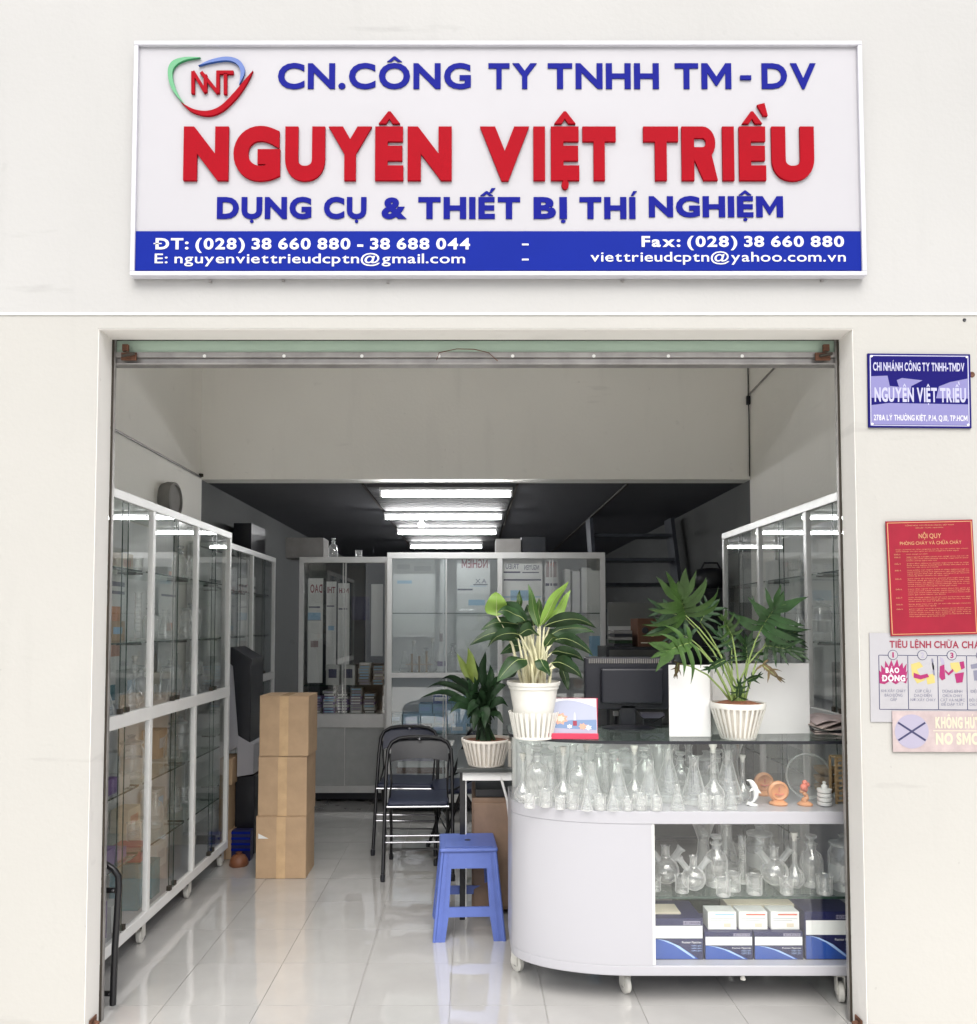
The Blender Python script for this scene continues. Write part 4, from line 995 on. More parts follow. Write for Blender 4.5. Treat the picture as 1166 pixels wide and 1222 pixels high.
blob_model('anatomy_model', 'red and orange knobbly model in front of the round glass dish', 961, 3.15, 'orange', 7, .9)
blob_model('anatomy_model', 'pale orange round headed model half hidden behind the dolphin figurine', 912, 3.34, 'orange', 1, 1.1, True)
t_ = thing('glass_dish', 'large round glass dish standing on edge behind the red and orange model', 'dish', (AX(961, 3.28), CY+3.28, Z0))
f = MB(); T = Matrix.Rotation(pi/2-.15, 4, 'X'); f.lathe([(0, 0), (.085, .0), (.092, .012), (.094, .03)], (0, 0, .094), 'flask', 36, T, (True, False)); obj('dish', f, t_, smooth=50)
f = MB(); f.lathe([(.091, .028), (.096, .030), (.096, .034), (.091, .034)], (0, 0, .094), 'flask_thick', 36, T, (False, False)); obj('rim', f, t_, smooth=50)
t_ = thing('white_jar', 'stack of small white ceramic dishes left of the wooden rack', 'dishes', (AX(983, 3.14), CY+3.14, Z0))
for k in range(4):
    f = MB(); f.lathe([(.017, 0), (.027, .004), (.029, .016), (.024, .017)], (0, 0, .0175*k), 'strip', 20); obj('dish', f, t_, smooth=40)
f = MB(); f.lathe([(.012, 0), (.012, .012), (.005, .018), (.008, .026), (0, .03)], (0, 0, .07), 'strip', 12); obj('knob', f, t_, smooth=40)
t_ = thing('test_tube_rack', 'wooden slatted rack at the right end of the curved glass case', 'rack', (AX(1008, 3.2), CY+3.2, Z0))
for x in (-.05, -.02, .012, .045):
    f = MB(); f.box(x-.004, x+.004, -.03, -.022, 0, .185, 'woodrack'); f.box(x-.004, x+.004, .022, .03, 0, .185, 'woodrack'); obj('upright', f, t_)
for k in range(9):
    f = MB(); f.box(-.052, .049, -.034, -.0305, .01+k*.0205, .018+k*.0205, 'woodrack'); obj('slat', f, t_)
f = MB(); f.box(-.052, .049, -.03, .03, .186, .192, 'woodrack'); obj('top', f, t_)
t_ = thing('wooden_bowl', 'stacked brown wooden bowls behind the white dishes', 'bowl', (AX(985, 3.36), CY+3.36, Z0))
for k in range(3):
    f = MB(); f.lathe([(.02, 0), (.045, .02), (.05, .038), (.044, .038)], (0, 0, .04*k), 'woodrack', 20); obj('bowl', f, t_, smooth=40)

# boxes at the bottom of the counter
def carton(nm, label, cat, x0, x1, y0, y1, z0, z1, mat, group=None, bev=.0015):
    t = thing(nm, label, cat, ((x0+x1)/2, (y0+y1)/2, z0), 0, group)
    w_, d_, h_ = (x1-x0)/2, (y1-y0)/2, z1-z0
    f_ = MB(); f_.box(-w_, w_, -d_, d_, 0, h_, mat); obj('carton_body', f_, t, bevel=bev)
    return t, w_, d_, h_
def blue_carton(label, u0, u1, vt, D):
    x0, x1 = AX(u0, D, 1120), AX(u1, D, 1120); z1 = AZ(vt, D)
    s_ = D*1.0
    x0, x1 = at(u0, 1130, D)[0], at(u1, 1130, D)[0]
    t, w_, d_, h_ = carton('pipette_carton', label, 'box', x0, x1-.002, CY+D, CY+D+.2, zB1, z1, 'bluebox', 'dark blue pipette cartons in the counter')
    F_ = -d_; q = lambda a, b: (-w_+2*w_*a, h_*b)
    def pr(nm2, poly, mat, y): 
        f_ = MB(); f_.prism([q(*p_) for p_ in poly], F_-y, F_-.0001, mat); obj(nm2, f_, t)
    pr('white_label', [(.02, .52), (.985, .52), (.985, .82), (.02, .82)], 'paper', .0006)
    pr('printed_swoosh', [(.02, .50), (.25, .46), (.5, .34), (.75, .15), (.9, .02), (.55, .02), (.02, .02)], 'bluestreak', .0004)
    pr('printed_streak', [(.06, .51), (.28, .455), (.52, .33), (.74, .14), (.84, .04), (.80, .04), (.60, .20), (.40, .36), (.2, .46)], 'cyan', .0007)
    a = q(.60, .86); b = q(.95, .92); f_ = MB(); f_.box(a[0], b[0], F_-.0005, F_-.0001, a[1]-.002, b[1]+.002, 'lilac'); line('HECHMANN', a[0]+.001, b[0]-.001, a[1], b[1]-a[1], 'bluebox', F_-.0008, 0, .03, f_); obj('maker_name', f_, t)
    a = q(.57, .40); b = q(.96, .45)
    f_ = line('Pasteur Pipettes', a[0], b[0], a[1], b[1]-a[1], 'print_w', F_-.0011, 0, .03)
    for i in range(3): line('capillary glass', q(.76, 0)[0], b[0], q(0, .33-i*.06)[1], (b[1]-a[1])*.6, 'cyan', F_-.0011, 0, 0, f_)
    obj('lettering', f_, t)
blue_carton('dark blue pipette carton at the left end, lower than the right end one', 780, 840, 1096, 3.10)
blue_carton('dark blue pipette carton under the leftmost white box, second from the left', 841, 899, 1112, 3.10)
blue_carton('dark blue pipette carton under the rightmost white box, third from the left', 900, 959, 1112, 3.10)
blue_carton('tallest dark blue pipette carton against the right jamb', 961, 1024, 1088, 3.10)
zt_ = AZ(1112, 3.10)
for k, (u0, u1, mm) in enumerate(((845, 879, 'skyblue'), (882, 916, 'coral'), (920, 954, 'coral'))):
    x0, x1 = at(u0, 1100, 3.12)[0], at(u1, 1100, 3.12)[0]
    t, w_, d_, h_ = carton('slide_box', ('left small white box with blue print', 'middle small white box with reddish print', 'right small white box with reddish print')[k]+' on the blue cartons', 'box', x0, x1, CY+3.12, CY+3.19, zt_+.0005, AZ(1088, 3.12), 'paper', 'small white boxes on the blue cartons')
    f = MB(); f.box(-w_*.5, w_*.85, -d_-.0004, -d_-.0001, h_*.80, h_*.88, mm); f.box(-w_*.85, w_*.85, -d_-.0004, -d_-.0001, h_*.60, h_*.62, 'ink_g'); f.box(-w_*.85, w_*.5, -d_-.0004, -d_-.0001, h_*.50, h_*.515, 'ink_g'); f.box(w_*.1, w_*.6, -d_-.0004, -d_-.0001, h_*.15, h_*.35, 'beige'); obj('label_print', f, t)
carton('long_carton', 'long beige carton lying behind the small white boxes', 'box', at(866, 1090, 3.22)[0], at(958, 1090, 3.22)[0], CY+3.20, CY+3.29, zt_+.0005, AZ(1077, 3.22), 'beige')
carton('flat_carton', 'flat beige packet on the leftmost dark blue carton', 'box', at(779, 1090, 3.16)[0], at(811, 1090, 3.16)[0], CY+3.14, CY+3.24, AZ(1096, 3.10)+.0005, AZ(1087, 3.16), 'beige')
carton('backing_carton', 'dark green carton standing behind the blue cartons under the glass shelf', 'box', at(806, 1080, 3.42)[0], at(865, 1080, 3.42)[0], CY+3.40, CY+3.48, zB1, .39, 'leaf_dk')
# ================================================================== ON THE COUNTER
ZC = zT+.0112
def leaf_mesh(base, tip, width, droop=.0, roll=0.0, mat='leaf_d', cup=.25, shape='lance', rib='rib', n=9):
    """pointed leaf with a crease and a pale midrib, arching from base to tip"""
    b, t_ = Vector(base), Vector(tip); ax = t_-b; Ln = ax.length; d = ax.normalized()
    side = d.cross(Vector((0, 1, 0)))
    if side.length < .1: side = Vector((1, 0, 0))
    side.normalize(); nrm = side.cross(d).normalized()
    R_ = Matrix.Rotation(roll, 3, d); side = R_ @ side; nrm = R_ @ nrm
    vs, fs, ms = [], [], []
    rows = []
    ph = random.uniform(0, 6)
    for i in range(n+1):
        s = i/n
        if shape == 'lance': w_ = math.sin(pi*min(1, s**.72*1.0))**.85 if 0 < s < 1 else 0
        elif shape == 'strap': w_ = min(1, s*6)**.5*(1-s**3.0)**.8
        else: w_ = math.sin(pi*s**.6)**.6 if 0 < s < 1 else 0
        w_ = max(w_, .03 if s < 1 else .0)*width/2
        c = b+ax*s+Vector((0, 0, 1))*(droop*4*s*(1-s)) + nrm*.006*math.sin(s*9+ph)
        rows.append([c+side*w_*q+nrm*(cup*w_*abs(q)+.05*w_*math.sin(s*14+ph+q*2)) for q in (-1, -.55, 0, .55, 1)])
    f_ = MB()
    for r in rows: vs += r
    for i in range(n):
        for k in range(4): fs.append((i*5+k, i*5+k+1, i*5+k+6, i*5+k+5))
    f_.add(vs, fs, mat)
    m_ = f_
    if rib:
        pts = [rows[i][2]+nrm*.0006 for i in range(n)]
        m_.tube(pts, [max(.0016*(1-i/n), .0004)*(width/.06) for i in range(n)], rib, 4)
        m_.tube([p_-nrm*.0012 for p_ in pts], [max(.0016*(1-i/n), .0004)*(width/.06) for i in range(n)], rib, 4)
    return m_
def slat_pot(t, r0, r1, h, n, mat='plastic_w', z0=0.0, inner='soil', solid=True, rim=.018):
    if solid:
        f_ = MB(); f_.lathe([(r0*.86, .004), (r1*.88, h-.03), (r1*.93, h-.012), (0, h-.014)], (0, 0, z0), 'plastic_ivory', 28); obj('pot_liner', f_, t, smooth=40)
    f_ = MB(); f_.lathe([(r1*.93, h-rim), (r1, h-rim), (r1*1.02, h-rim*.5), (r1, h), (r1*.94, h), (r1*.93, h-rim)], (0, 0, z0), mat, 36, None, (False, False)); obj('rim', f_, t, smooth=50)
    f_ = MB(); f_.lathe([(r0*.8, 0), (r0, 0), (r0*1.03, .008), (r0*.8, .008)], (0, 0, z0), mat, 32); obj('base_ring', f_, t, smooth=40)
    me = {}
    for k in range(n):
        a = 2*pi*k/n
        f_ = MB(); wv = .55*pi*r0/n
        p0 = Vector((cos(a)*r0, sin(a)*r0, .004)); p1 = Vector((cos(a)*r1*.985, sin(a)*r1*.985, h-rim)); sd_ = Vector((-sin(a), cos(a), 0)); o_ = Vector((cos(a), sin(a), 0))*.004
        vs = []
        for pp, ww in ((p0, wv*.8), (p1, wv*1.25)):
            for q, oo in ((-1, 0), (1, 0), (1, 1), (-1, 1)): vs.append(pp+sd_*ww*q+o_*(oo-.5))
        f_.add([(v.x, v.y, v.z+z0) for v in vs], [(0, 1, 5, 4), (1, 2, 6, 5), (2, 3, 7, 6), (3, 0, 4, 7)], mat); obj('slat', f_, t)

# --- plant 1 : aglaonema in a white pot
D1 = 3.14
bx, by, _ = at(637, 880, D1)
P1 = thing('potted_plant', 'leafy plant with ivory stems in a tall white pot beside the desk calendar', 'plant', (bx, by, ZC))
ph = AZ(813, D1)-ZC
f = MB(); f.lathe([(.068, .004), (.082, ph*.45), (.098, ph-.03), (.103, ph-.028), (.103, ph-.016), (.108, ph-.014), (.111, ph), (.105, ph), (.095, ph-.02), (0, ph-.022)], (0, 0, 0), 'plastic_w', 40); obj('pot', f, P1, smooth=35)
f = MB(); f.lathe([(0, ph-.02), (.096, ph-.02)], (0, 0, .0015), 'soil', 24, None, (False, False)); obj('soil', f, P1)
for k in range(26):     # slotted saucer basket round the foot
    a = 2*pi*k/26; f = MB(); p0 = Vector((cos(a)*.078, sin(a)*.078, .006)); hh = ph*.47
    p1 = Vector((cos(a)*.100, sin(a)*.100, hh)); sd_ = Vector((-sin(a), cos(a), 0)); o_ = Vector((cos(a), sin(a), 0))*.004
    vs = []
    for pp, ww in ((p0, .0055), (p1, .0075)):
        for q, oo in ((-1, 0), (1, 0), (1, 1), (-1, 1)): vs.append(pp+sd_*ww*q+o_*oo)
    f.add(vs, [(0, 1, 5, 4), (1, 2, 6, 5), (2, 3, 7, 6), (3, 0, 4, 7), (4, 5, 6, 7), (3, 2, 1, 0)], 'plastic_w'); obj('slat', f, P1)
f = MB(); f.lathe([(.07, 0), (.083, 0), (.084, .010), (.07, .010)], (0, 0, 0), 'plastic_w', 32); obj('base_ring', f, P1, smooth=40)
Z1 = lambda zx, zy, dD=0: Vector(at(560+zx/5.82, 690+zy/5.82, D1+dD))-Vector((bx, by, ZC))
lv = [((478, 345, 0), (412, 38, .02), 62, 'leaf_m', 0, .3), ((492, 335, -.02), (688, 20, .0), 84, 'leaf_l', .01, .5), ((560, 330, .03), (705, 80, .06), 70, 'leaf_l', .0, -.5), ((192, 262, -.01), (186, 95, -.02), 150, 'leaf_l', 0, .1),
      ((382, 300, -.03), (195, 235, -.08), 120, 'leaf_d', .02, .6), ((400, 330, -.02), (205, 175, .02), 110, 'leaf_d', .02, -.4), ((400, 350, .02), (80, 360, -.04), 110, 'leaf_d', .03, .5), ((340, 420, -.05), (0, 468, -.10), 90, 'leaf_d', .035, .3), ((360, 400, -.06), (120, 480, -.16), 80, 'leaf_d', .03, -.4),
      ((400, 560, -.06), (190, 725, -.15), 120, 'leaf_d', .025, .5), ((520, 340, -.02), (885, 345, -.06), 100, 'leaf_d', .035, .4), ((560, 400, .0), (875, 385, .05), 90, 'leaf_d', .03, -.5), ((590, 430, -.04), (860, 545, -.12), 90, 'leaf_d', .03, .3), ((570, 520, .02), (800, 580, .08), 95, 'leaf_d', .02, .6),
      ((570, 590, -.05), (785, 700, -.15), 105, 'leaf_d', .025, .4), ((475, 565, -.07), (560, 690, -.14), 95, 'leaf_d', .015, -.6), ((350, 390, -.07), (490, 400, -.14), 100, 'leaf_d', .02, .7), ((640, 600, 0), (690, 780, .0), 60, 'leaf_d', .0, .2), ((450, 330, .06), (400, 185, .10), 100, 'leaf_d', 0, .2),
      ((490, 320, .05), (482, 140, .08), 80, 'leaf_m', 0, .4), ((370, 480, .05), (220, 530, .12), 90, 'leaf_d', .02, .4), ((520, 400, .06), (700, 470, .14), 95, 'leaf_d', .02, -.3), ((420, 420, .08), (230, 440, .18), 90, 'leaf_d', .03, .2), ((600, 560, .06), (760, 650, .12), 90, 'leaf_dk', .02, -.3),
      ((345, 230, .05), (352, 80, .07), 45, 'leaf_m', 0, .3), ((330, 600, .03), (240, 700, .06), 80, 'leaf_dk', .0, .5), ((420, 380, -.05), (330, 300, -.11), 90, 'leaf_d', .01, -.8), ((520, 480, -.08), (640, 430, -.13), 80, 'leaf_m', .02, .8)]
for i, (b_, t_, w_, m_, dr, ro) in enumerate(lv):
    bb, tt = Z1(*b_), Z1(*t_)
    wd = w_/5.82/F*D1
    obj('leaf', leaf_mesh(bb, tt, wd*1.05, dr, ro, m_, n=10, shape='round' if i == 3 else 'lance'), P1, smooth=80)
    a = random.uniform(0, 2*pi); r_ = random.uniform(.005, .04); root = Vector((r_*cos(a), r_*sin(a), ph-.02))
    root.x += (bb.x)*.25
    mid = root*.45+bb*.55+Vector((0, 0, .012)); mid.x = root.x*.6+bb.x*.4
    f = MB(); P_ = [root, root*.7+mid*.3, mid, mid*.4+bb*.6, bb]
    f.tube(P_, [.0075, .0068, .0055, .0042, .003], 'stem_w', 7); obj('stem', f, P1, smooth=60)

# --- plant 2 : split leaf philodendron in a slatted basket
D2 = 3.12
cx2, cy2, _ = at(881, 884, D2)
P2 = thing('potted_plant', 'split leaf plant in a low white slatted pot before the white folding panel', 'plant', (cx2, cy2, ZC))
h2 = AZ(838, D2)-ZC
slat_pot(P2, .068, .108, h2, 28, rim=.022)
f = MB(); f.lathe([(0, h2+.008), (.05, h2+.006), (.096, h2-.006)], (0, 0, 0), 'soil', 24, None, (False, False)); obj('soil', f, P2, smooth=60)
Z2 = lambda zx, zy, dD=0: Vector(at(760+zx/5.3, 680+zy/5.3, D2+dD))-Vector((cx2, cy2, ZC))
def lobed(base, axis_tip, spread, depthv, mat, lobes=5, wl=.018, seed=0):
    """deeply cut leaf: one outline of finger lobes fanning out along a midrib"""
    r_ = random.Random(seed); b, t_ = Vector(base), Vector(axis_tip); ax = t_-b; Ln = ax.length; d = ax.normalized()
    view = Vector((0, -1, .35)).normalized(); side = d.cross(view).normalized(); nrm = side.cross(d).normalized()
    f_ = MB()
    fingers = []
    for i in range(lobes):
        s = .02+.80*i/(lobes-1); ang = radians(100-70*i/(lobes-1)+r_.uniform(-8, 8)); ln_ = spread*(.92-.38*abs(i/(lobes-1)-.25)**1.2)*r_.uniform(.85, 1.1)
        for sg in (-1, 1): fingers.append((s, sg*ang, ln_*r_.uniform(.85, 1.1)))
    fingers.append((.80, 0, Ln*.34+spread*.15))
    def pt(p2, lift=0):
        u_, v_ = p2
        q = b+d*u_+side*v_
        rr_ = (abs(v_)/max(spread, .01))
        return q+nrm*(lift+.035*math.sin(rr_*2.0)*spread/.1-.05*rr_*rr_*spread/.1)-Vector((0, 0, 1))*(.16*abs(v_)+.10*max(0, u_-.3*Ln))
    # central web
    web = []; nw = 8
    vs = []; fs = []
    for i in range(nw+1):
        s = i/nw; ww = spread*.20*math.sin(pi*min(1, (s*.9+.08)))**.7+.003
        for q in (-1, 0, 1): vs.append(pt((s*Ln*.92, q*ww), .0 if q else -.002))
    for i in range(nw):
        for k in range(2): fs.append((i*3+k, i*3+k+1, i*3+k+4, i*3+k+3))
    f_.add(vs, fs, mat)
    for s, a, l in fingers:
        o_ = Vector((s*Ln, 0)); dv = Vector((cos(a), sin(a))); nv = Vector((-dv.y, dv.x)); m_ = 7
        wv = wl*r_.uniform(.8, 1.25)
        vs, fs = [], []
        bend = r_.uniform(-.25, .25)
        for i in range(m_+1):
            q = i/m_
            c = o_+dv*l*q+nv*bend*l*q*q+Vector((1, 0))*l*.18*q*q
            wq = wv*(.75+.5*math.sin(pi*q*.9))*(1-q**3.2)+.0006
            wig = .12*wv*math.sin(q*12+a*3)
            for k in (-1, 0, 1):
                pp = c+nv*(wq*k+wig*abs(k)); vs.append(pt(pp, .0012 if k else -.0008))
        for i in range(m_):
            for k in range(2): fs.append((i*3+k, i*3+k+1, i*3+k+4, i*3+k+3))
        f_.add(vs, fs, mat)
        f_.tube([pt(o_+dv*l*q+nv*bend*l*q*q+Vector((1, 0))*l*.18*q*q, -.0016) for q in (0, .3, .6)], [.0014, .001, .0005], 'stem_g', 4)
    f_.tube([pt((s*Ln, 0), -.0028) for s in (0, .3, .6, .9)], [.0026, .0022, .0016, .0008], 'stem_g', 5)
    return f_
k_ = 1/5.3/F*D2
LV = [((310, 290, .02), (270, 130, -.02), 300, 'leaf_m', 6), ((340, 460, -.05), (150, 510, -.12), 205, 'leaf_m', 5), ((600, 410, -.06), (545, 290, -.10), 130, 'leaf_m', 4), ((785, 375, -.03), (900, 190, -.08), 250, 'leaf_d', 6),
      ((820, 480, .02), (1010, 500, -.02), 150, 'leaf_d', 5), ((795, 600, -.05), (900, 680, -.09), 75, 'leaf_br', 3), ((560, 570, -.06), (440, 620, -.12), 80, 'leaf_d', 4), ((640, 800, -.06), (650, 700, -.09), 80, 'leaf_d', 4), ((700, 560, .03), (690, 440, .05), 150, 'leaf_d', 5),
      ((260, 590, -.05), (245, 660, -.07), 50, 'leaf_br', 3), ((700, 700, -.04), (780, 660, -.08), 60, 'leaf_d', 3), ((400, 330, .08), (480, 200, .14), 150, 'leaf_dk', 5), ((330, 430, .02), (140, 340, .05), 150, 'leaf_dk', 5), ((860, 400, .06), (1000, 400, .08), 160, 'leaf_dk', 5), ((600, 500, .06), (520, 400, .1), 130, 'leaf_dk', 4), ((300, 300, .05), (130, 240, .06), 150, 'leaf_dk', 5)]
for i, (b_, t_, sp, m_, nl) in enumerate(LV):
    bb, tt = Z2(*b_), Z2(*t_)
    obj('leaf', lobed(bb, tt, sp*k_*1.05, 0, m_, nl, wl=sp*k_*.062, seed=i*3+1), P2, smooth=80)
    a = i*2.4; root = Vector((.028*cos(a), .02*sin(a), h2+.004))
    mid = root*.5+bb*.5+Vector((0, 0, .03)); mid.x = root.x*.55+bb.x*.45
    f = MB(); f.tube([root, root*.6+mid*.4+Vector((0, 0, .006)), mid, mid*.45+bb*.55+Vector((0, 0, .008)), bb], [.005, .0042, .0036, .003, .0024], 'stem_g', 7); obj('stem', f, P2, smooth=60)

# --- desk calendar
a = at(654, 886, 3.085); b = at(716, 886, 3.085); zc1 = AZ(832, 3.12)
cl = thing('desk_calendar', 'standing desk calendar with flower and candle picture on a crimson stand', 'calendar', ((a[0]+b[0])/2-.006, CY+3.09, ZC))
cl.rotation_euler = (0, 0, radians(-4))
W2 = (b[0]-a[0])/2-.004; H2 = zc1-ZC
lean = radians(-14)
T = Matrix.Rotation(lean, 4, 'X')
f = MB(); f.box(-W2, W2, 0, .004, 0, H2-.001, 'print_w', T); f.box(-W2-.004, W2+.004, -.006, .002, 0, .024, 'pinkplastic', T); obj('stand', f, cl, bevel=.001)
f = MB(); f.box(-W2+.008, W2+.008, .075, .079, 0, H2*.97, 'pinkplastic', Matrix.Translation((0, .0, 0)) @ Matrix.Translation((0, .077, 0)) @ Matrix.Rotation(radians(6), 4, 'X') @ Matrix.Translation((0, -.077, 0))); obj('rear_flap', f, cl)
def cq(p, q): return (-W2*.98+2*W2*.98*p, .024+(H2-.027)*q)
def cpr(nm2, poly, mat, y):
    f_ = MB(); P_ = [cq(*p_) for p_ in poly]; f_.prism(P_, -y, -.0002, mat); f_.v = [tuple(T @ Vector(v)) for v in f_.v]; obj(nm2, f_, cl)
cpr('picture', [(0, 0), (1, 0), (1, .96), (.96, 1), (0, 1)], 'skyp', .0006)
arc = [(i/12, .72+.20*math.sin(pi*(i/12)**.8)) for i in range(13)]
cpr('picture_border', [(p[0], p[1]+.04) for p in arc]+[(1, 1), (0, 1)], 'print_w', .0009)
cpr('picture_sea', [(0, 0), (1, 0), (1, .40), (.5, .38), (0, .30)], 'water', .0009)
cpr('picture_sand', [(0, .0), (1, 0), (1, .10), (0, .16)], 'lilac', .0012)
def star(cx_, cy_, r1_, r2_, n_): return [(cx_+(r1_ if i % 2 else r2_)*cos(pi*i/n_)*1, cy_+(r1_ if i % 2 else r2_)*sin(pi*i/n_)*1.1) for i in range(2*n_)]
cpr('picture_flower', star(.26, .42, .17, .12, 8), 'peach', .0015); cpr('picture_flower', star(.27, .42, .09, .06, 7), 'beige', .0018)
cpr('picture_candle', [(.52, .22), (.60, .22), (.60, .36), (.52, .36)], 'inkred', .0015); cpr('picture_candle', [(.54, .38), (.58, .38), (.57, .56), (.56, .62), (.545, .54)], 'print_w', .0015)
cpr('picture_flower', star(.72, .2, .10, .06, 7), 'peach', .0016); cpr('picture_flower', star(.45, .2, .06, .04, 6), 'print_w', .0017); cpr('picture_flower', star(.83, .17, .08, .05, 6), 'print_w', .0016)
f = MB(); c_ = cq(.09, .88)
f.lathe([(.0045, 0), (.0045, .0013)], (c_[0], 0, c_[1]), 'ink_g', 14, Matrix.Rotation(pi/2, 4, 'X')); f.v = [tuple(T @ Vector(v)) for v in f.v]; obj('logo_print', f, cl)

# --- white folding panel behind plant 2
a, b, c = at(799, 886, 3.16), at(848, 886, 3.16), at(958, 886, 3.30)
zt2 = AZ(793.5, 3.16)
t_ = thing('folded_white_board', 'blank white folded board standing behind the split leaf plant', 'board', (a[0], a[1], ZC))
f = MB(); w_ = b[0]-a[0]; h_ = zt2-ZC; f.box(0, w_, 0, .005, 0, h_, 'whitebox'); obj('panel', f, t_, bevel=.0015)
d_ = Vector((c[0]-b[0], .17)); an = math.atan2(d_.y, d_.x)
q1 = Vector((w_, 0)); q2 = Vector((c[0]-a[0]+.015, .16)); q3 = Vector((w_+.06, .10))
f = MB(); f.slab([(w_+.001, .0), (w_+.033, .07), (w_+.030, .074), (w_-.004, .006)], 0, h_-.0005, 'whitebox'); obj('panel', f, t_)
f = MB(); f.slab([(w_+.034, .07), (q2.x, .10), (q2.x, .106), (w_+.031, .075)], 0, h_+.002, 'whitebox'); obj('panel', f, t_)
# --- monitor (seen from behind)
p = at(750, 880, 3.42)
mo = thing('computer_monitor', 'black computer monitor seen from behind on the counter between plant and white board', 'monitor', (p[0], CBK-.10, ZC))
mo.location.y = CY+3.42
za, zb2 = AZ(847, 3.42)-ZC, AZ(784, 3.42)-ZC
xl, xr = AX(698, 3.42, 815)-p[0], AX(806, 3.42, 815)-p[0]
f = MB(); f.box(xl, xr, 0, .045, za, zb2, 'monitor'); obj('screen_shell', f, mo, bevel=.008, seg=3)
f = MB(); f.box(xl+.07, xr-.06, -.03, -.001, za+.03, zb2-.05, 'monitor'); obj('rear_housing', f, mo, bevel=.008)
n = 46
me = MB().box(-.0016, .0016, -.0045, 0, -.010, .010, 'greycard').mesh('vent_fin')
for k in range(n): obj('vent_fin', me, mo, loc=(xl+.02+(xr-xl-.04)*k/(n-1), 0, zb2-.018))
f = MB(); f.box(-.035, .035, .0, .03, .008, za+.02, 'black'); obj('stand_neck', f, mo, bevel=.003)
f = MB(); f.lathe([(.12, 0), (.12, .006), (.09, .012), (0, .014)], (0, 0, 0), 'black', 32, Matrix.Scale(.62, 4, (0, 1, 0))); obj('stand_foot', f, mo, smooth=40)
f = MB(); f.tube([(.03, -.02, za), (.05, -.04, za-.03), (.10, -.03, za-.055), (.16, 0, za-.03)], .003, 'black_m'); obj('cable', f, mo)
for u, cc in ((736, 'strip'), (748, 'strip'), (777, 'lilac'), (788, 'bluestreak')):
    pass
# small things around the monitor
t_ = thing('plug_adapter', 'small white plug adapters under the black monitor', 'adapter', (AX(742, 3.5), CY+3.5, ZC))
for k, x in enumerate((-.035, .01)):
    f = MB(); f.box(x, x+.022, 0, .02, .045, .065, 'strip'); f.box(x+.004, x+.018, .003, .018, 0, .045, 'black'); obj('plug', f, t_, bevel=.001)
t_ = thing('power_strip', 'pale power strip behind the monitor foot on the counter', 'power strip', (AX(782, 3.5), CY+3.5, ZC))
f = MB(); f.box(-.06, .045, 0, .04, .035, .058, 'lilac'); obj('body', f, t_, bevel=.002)
f = MB(); f.box(-.05, .035, .005, .035, 0, .0345, 'black'); obj('stand', f, t_)
# newspapers
t_ = thing('newspaper_pile', 'untidy pile of folded newspapers at the right end of the counter', 'newspapers', (AX(985, 3.3), CY+3.26, ZC))
r_ = random.Random(3)
for k in range(7):
    f = MB(); w_ = r_.uniform(.07, .09)
    n_ = 8; vs = []; fs = []
    for i in range(n_+1):
        x = -w_+2*w_*i/n_; z = .007*k+.004+.010*math.sin(i*.7+k)*(.3+.1*k)+(.02*(i/n_) if k > 4 else 0)
        for yy, zz in ((-.08, z), (.10, z+.01), (.10, z+.004+.01), (-.08, z+.004)): vs.append((x, yy+r_.uniform(-.002, .002), max(zz, .001)))
    for i in range(n_):
        for q in range(4): fs.append((i*4+q, i*4+(q+1) % 4, i*4+4+(q+1) % 4, i*4+4+q))
    fs += [(3, 2, 1, 0), (n_*4, n_*4+1, n_*4+2, n_*4+3)]
    f.add(vs, fs, ['newspaper', 'newspaper', 'black', 'greycard', 'newspaper', 'newspaper', 'pinkfade'][k]); obj('newspaper', f, t_, rot=(0, 0, r_.uniform(-.25, .25)))

# ================================================================== TABLE, PLANT 3, CHAIRS, STOOL
tb = thing('side_table', 'dark topped table with white edge left of the counter', 'table', (0, 0, 0))
ty0 = CY+3.90; tx0, tx1 = AX(545, 3.9, 915), .42; tz = AZ(917, 3.9)
f = MB(); f.box(tx0, tx1, ty0, ty0+.6, tz-.022, tz, 'desk'); obj('top', f, tb, bevel=.003)
f = MB(); f.box(tx0+.03, tx1-.02, ty0+.02, ty0+.035, tz-.065, tz-.023, 'alu_w'); obj('apron', f, tb)
f = MB(); f.box(tx0+.03, tx0+.045, ty0+.035, ty0+.57, tz-.065, tz-.023, 'alu_w'); obj('apron', f, tb)
for x in (tx0+.015, tx1-.05):
    for y in (ty0+.02, ty0+.55):
        f = MB(); f.box(x, x+.028, y+.016, y+.044, 0, tz-.023, 'black_m' if x < 0 else 'alu'); f.box(x+.029, x+.034, y+.016, y+.044, 0, tz-.066, 'alu_w'); obj('leg', f, tb, bevel=.002)
f = MB(); f.tube([(AX(598, 3.75), ty0+.03, tz-.03), (AX(607, 3.75), ty0+.0, tz-.16), (AX(611, 3.75), ty0+.02, tz-.30)], .007, 'alu'); obj('brace', f, tb)
t_ = thing('drawer_cabinet', 'brown wooden drawer cabinet under the side table', 'cabinet', (AX(563, 4.05), ty0+.10, 0))
wv = AX(603, 4.05)-AX(563, 4.05)+.08
f = MB(); f.box(0, wv, 0, .42, .03, .60, 'wood'); obj('carcass', f, t_, bevel=.003)
for k in range(1):
    f = MB(); f.box(.01, wv-.01, -.014, -.0005, .05, .575, 'wood'); obj('door', f, t_, bevel=.002)
f = MB(); f.box(.02, wv-.02, .02, .40, .601, .64, 'black'); obj('tray', f, t_)
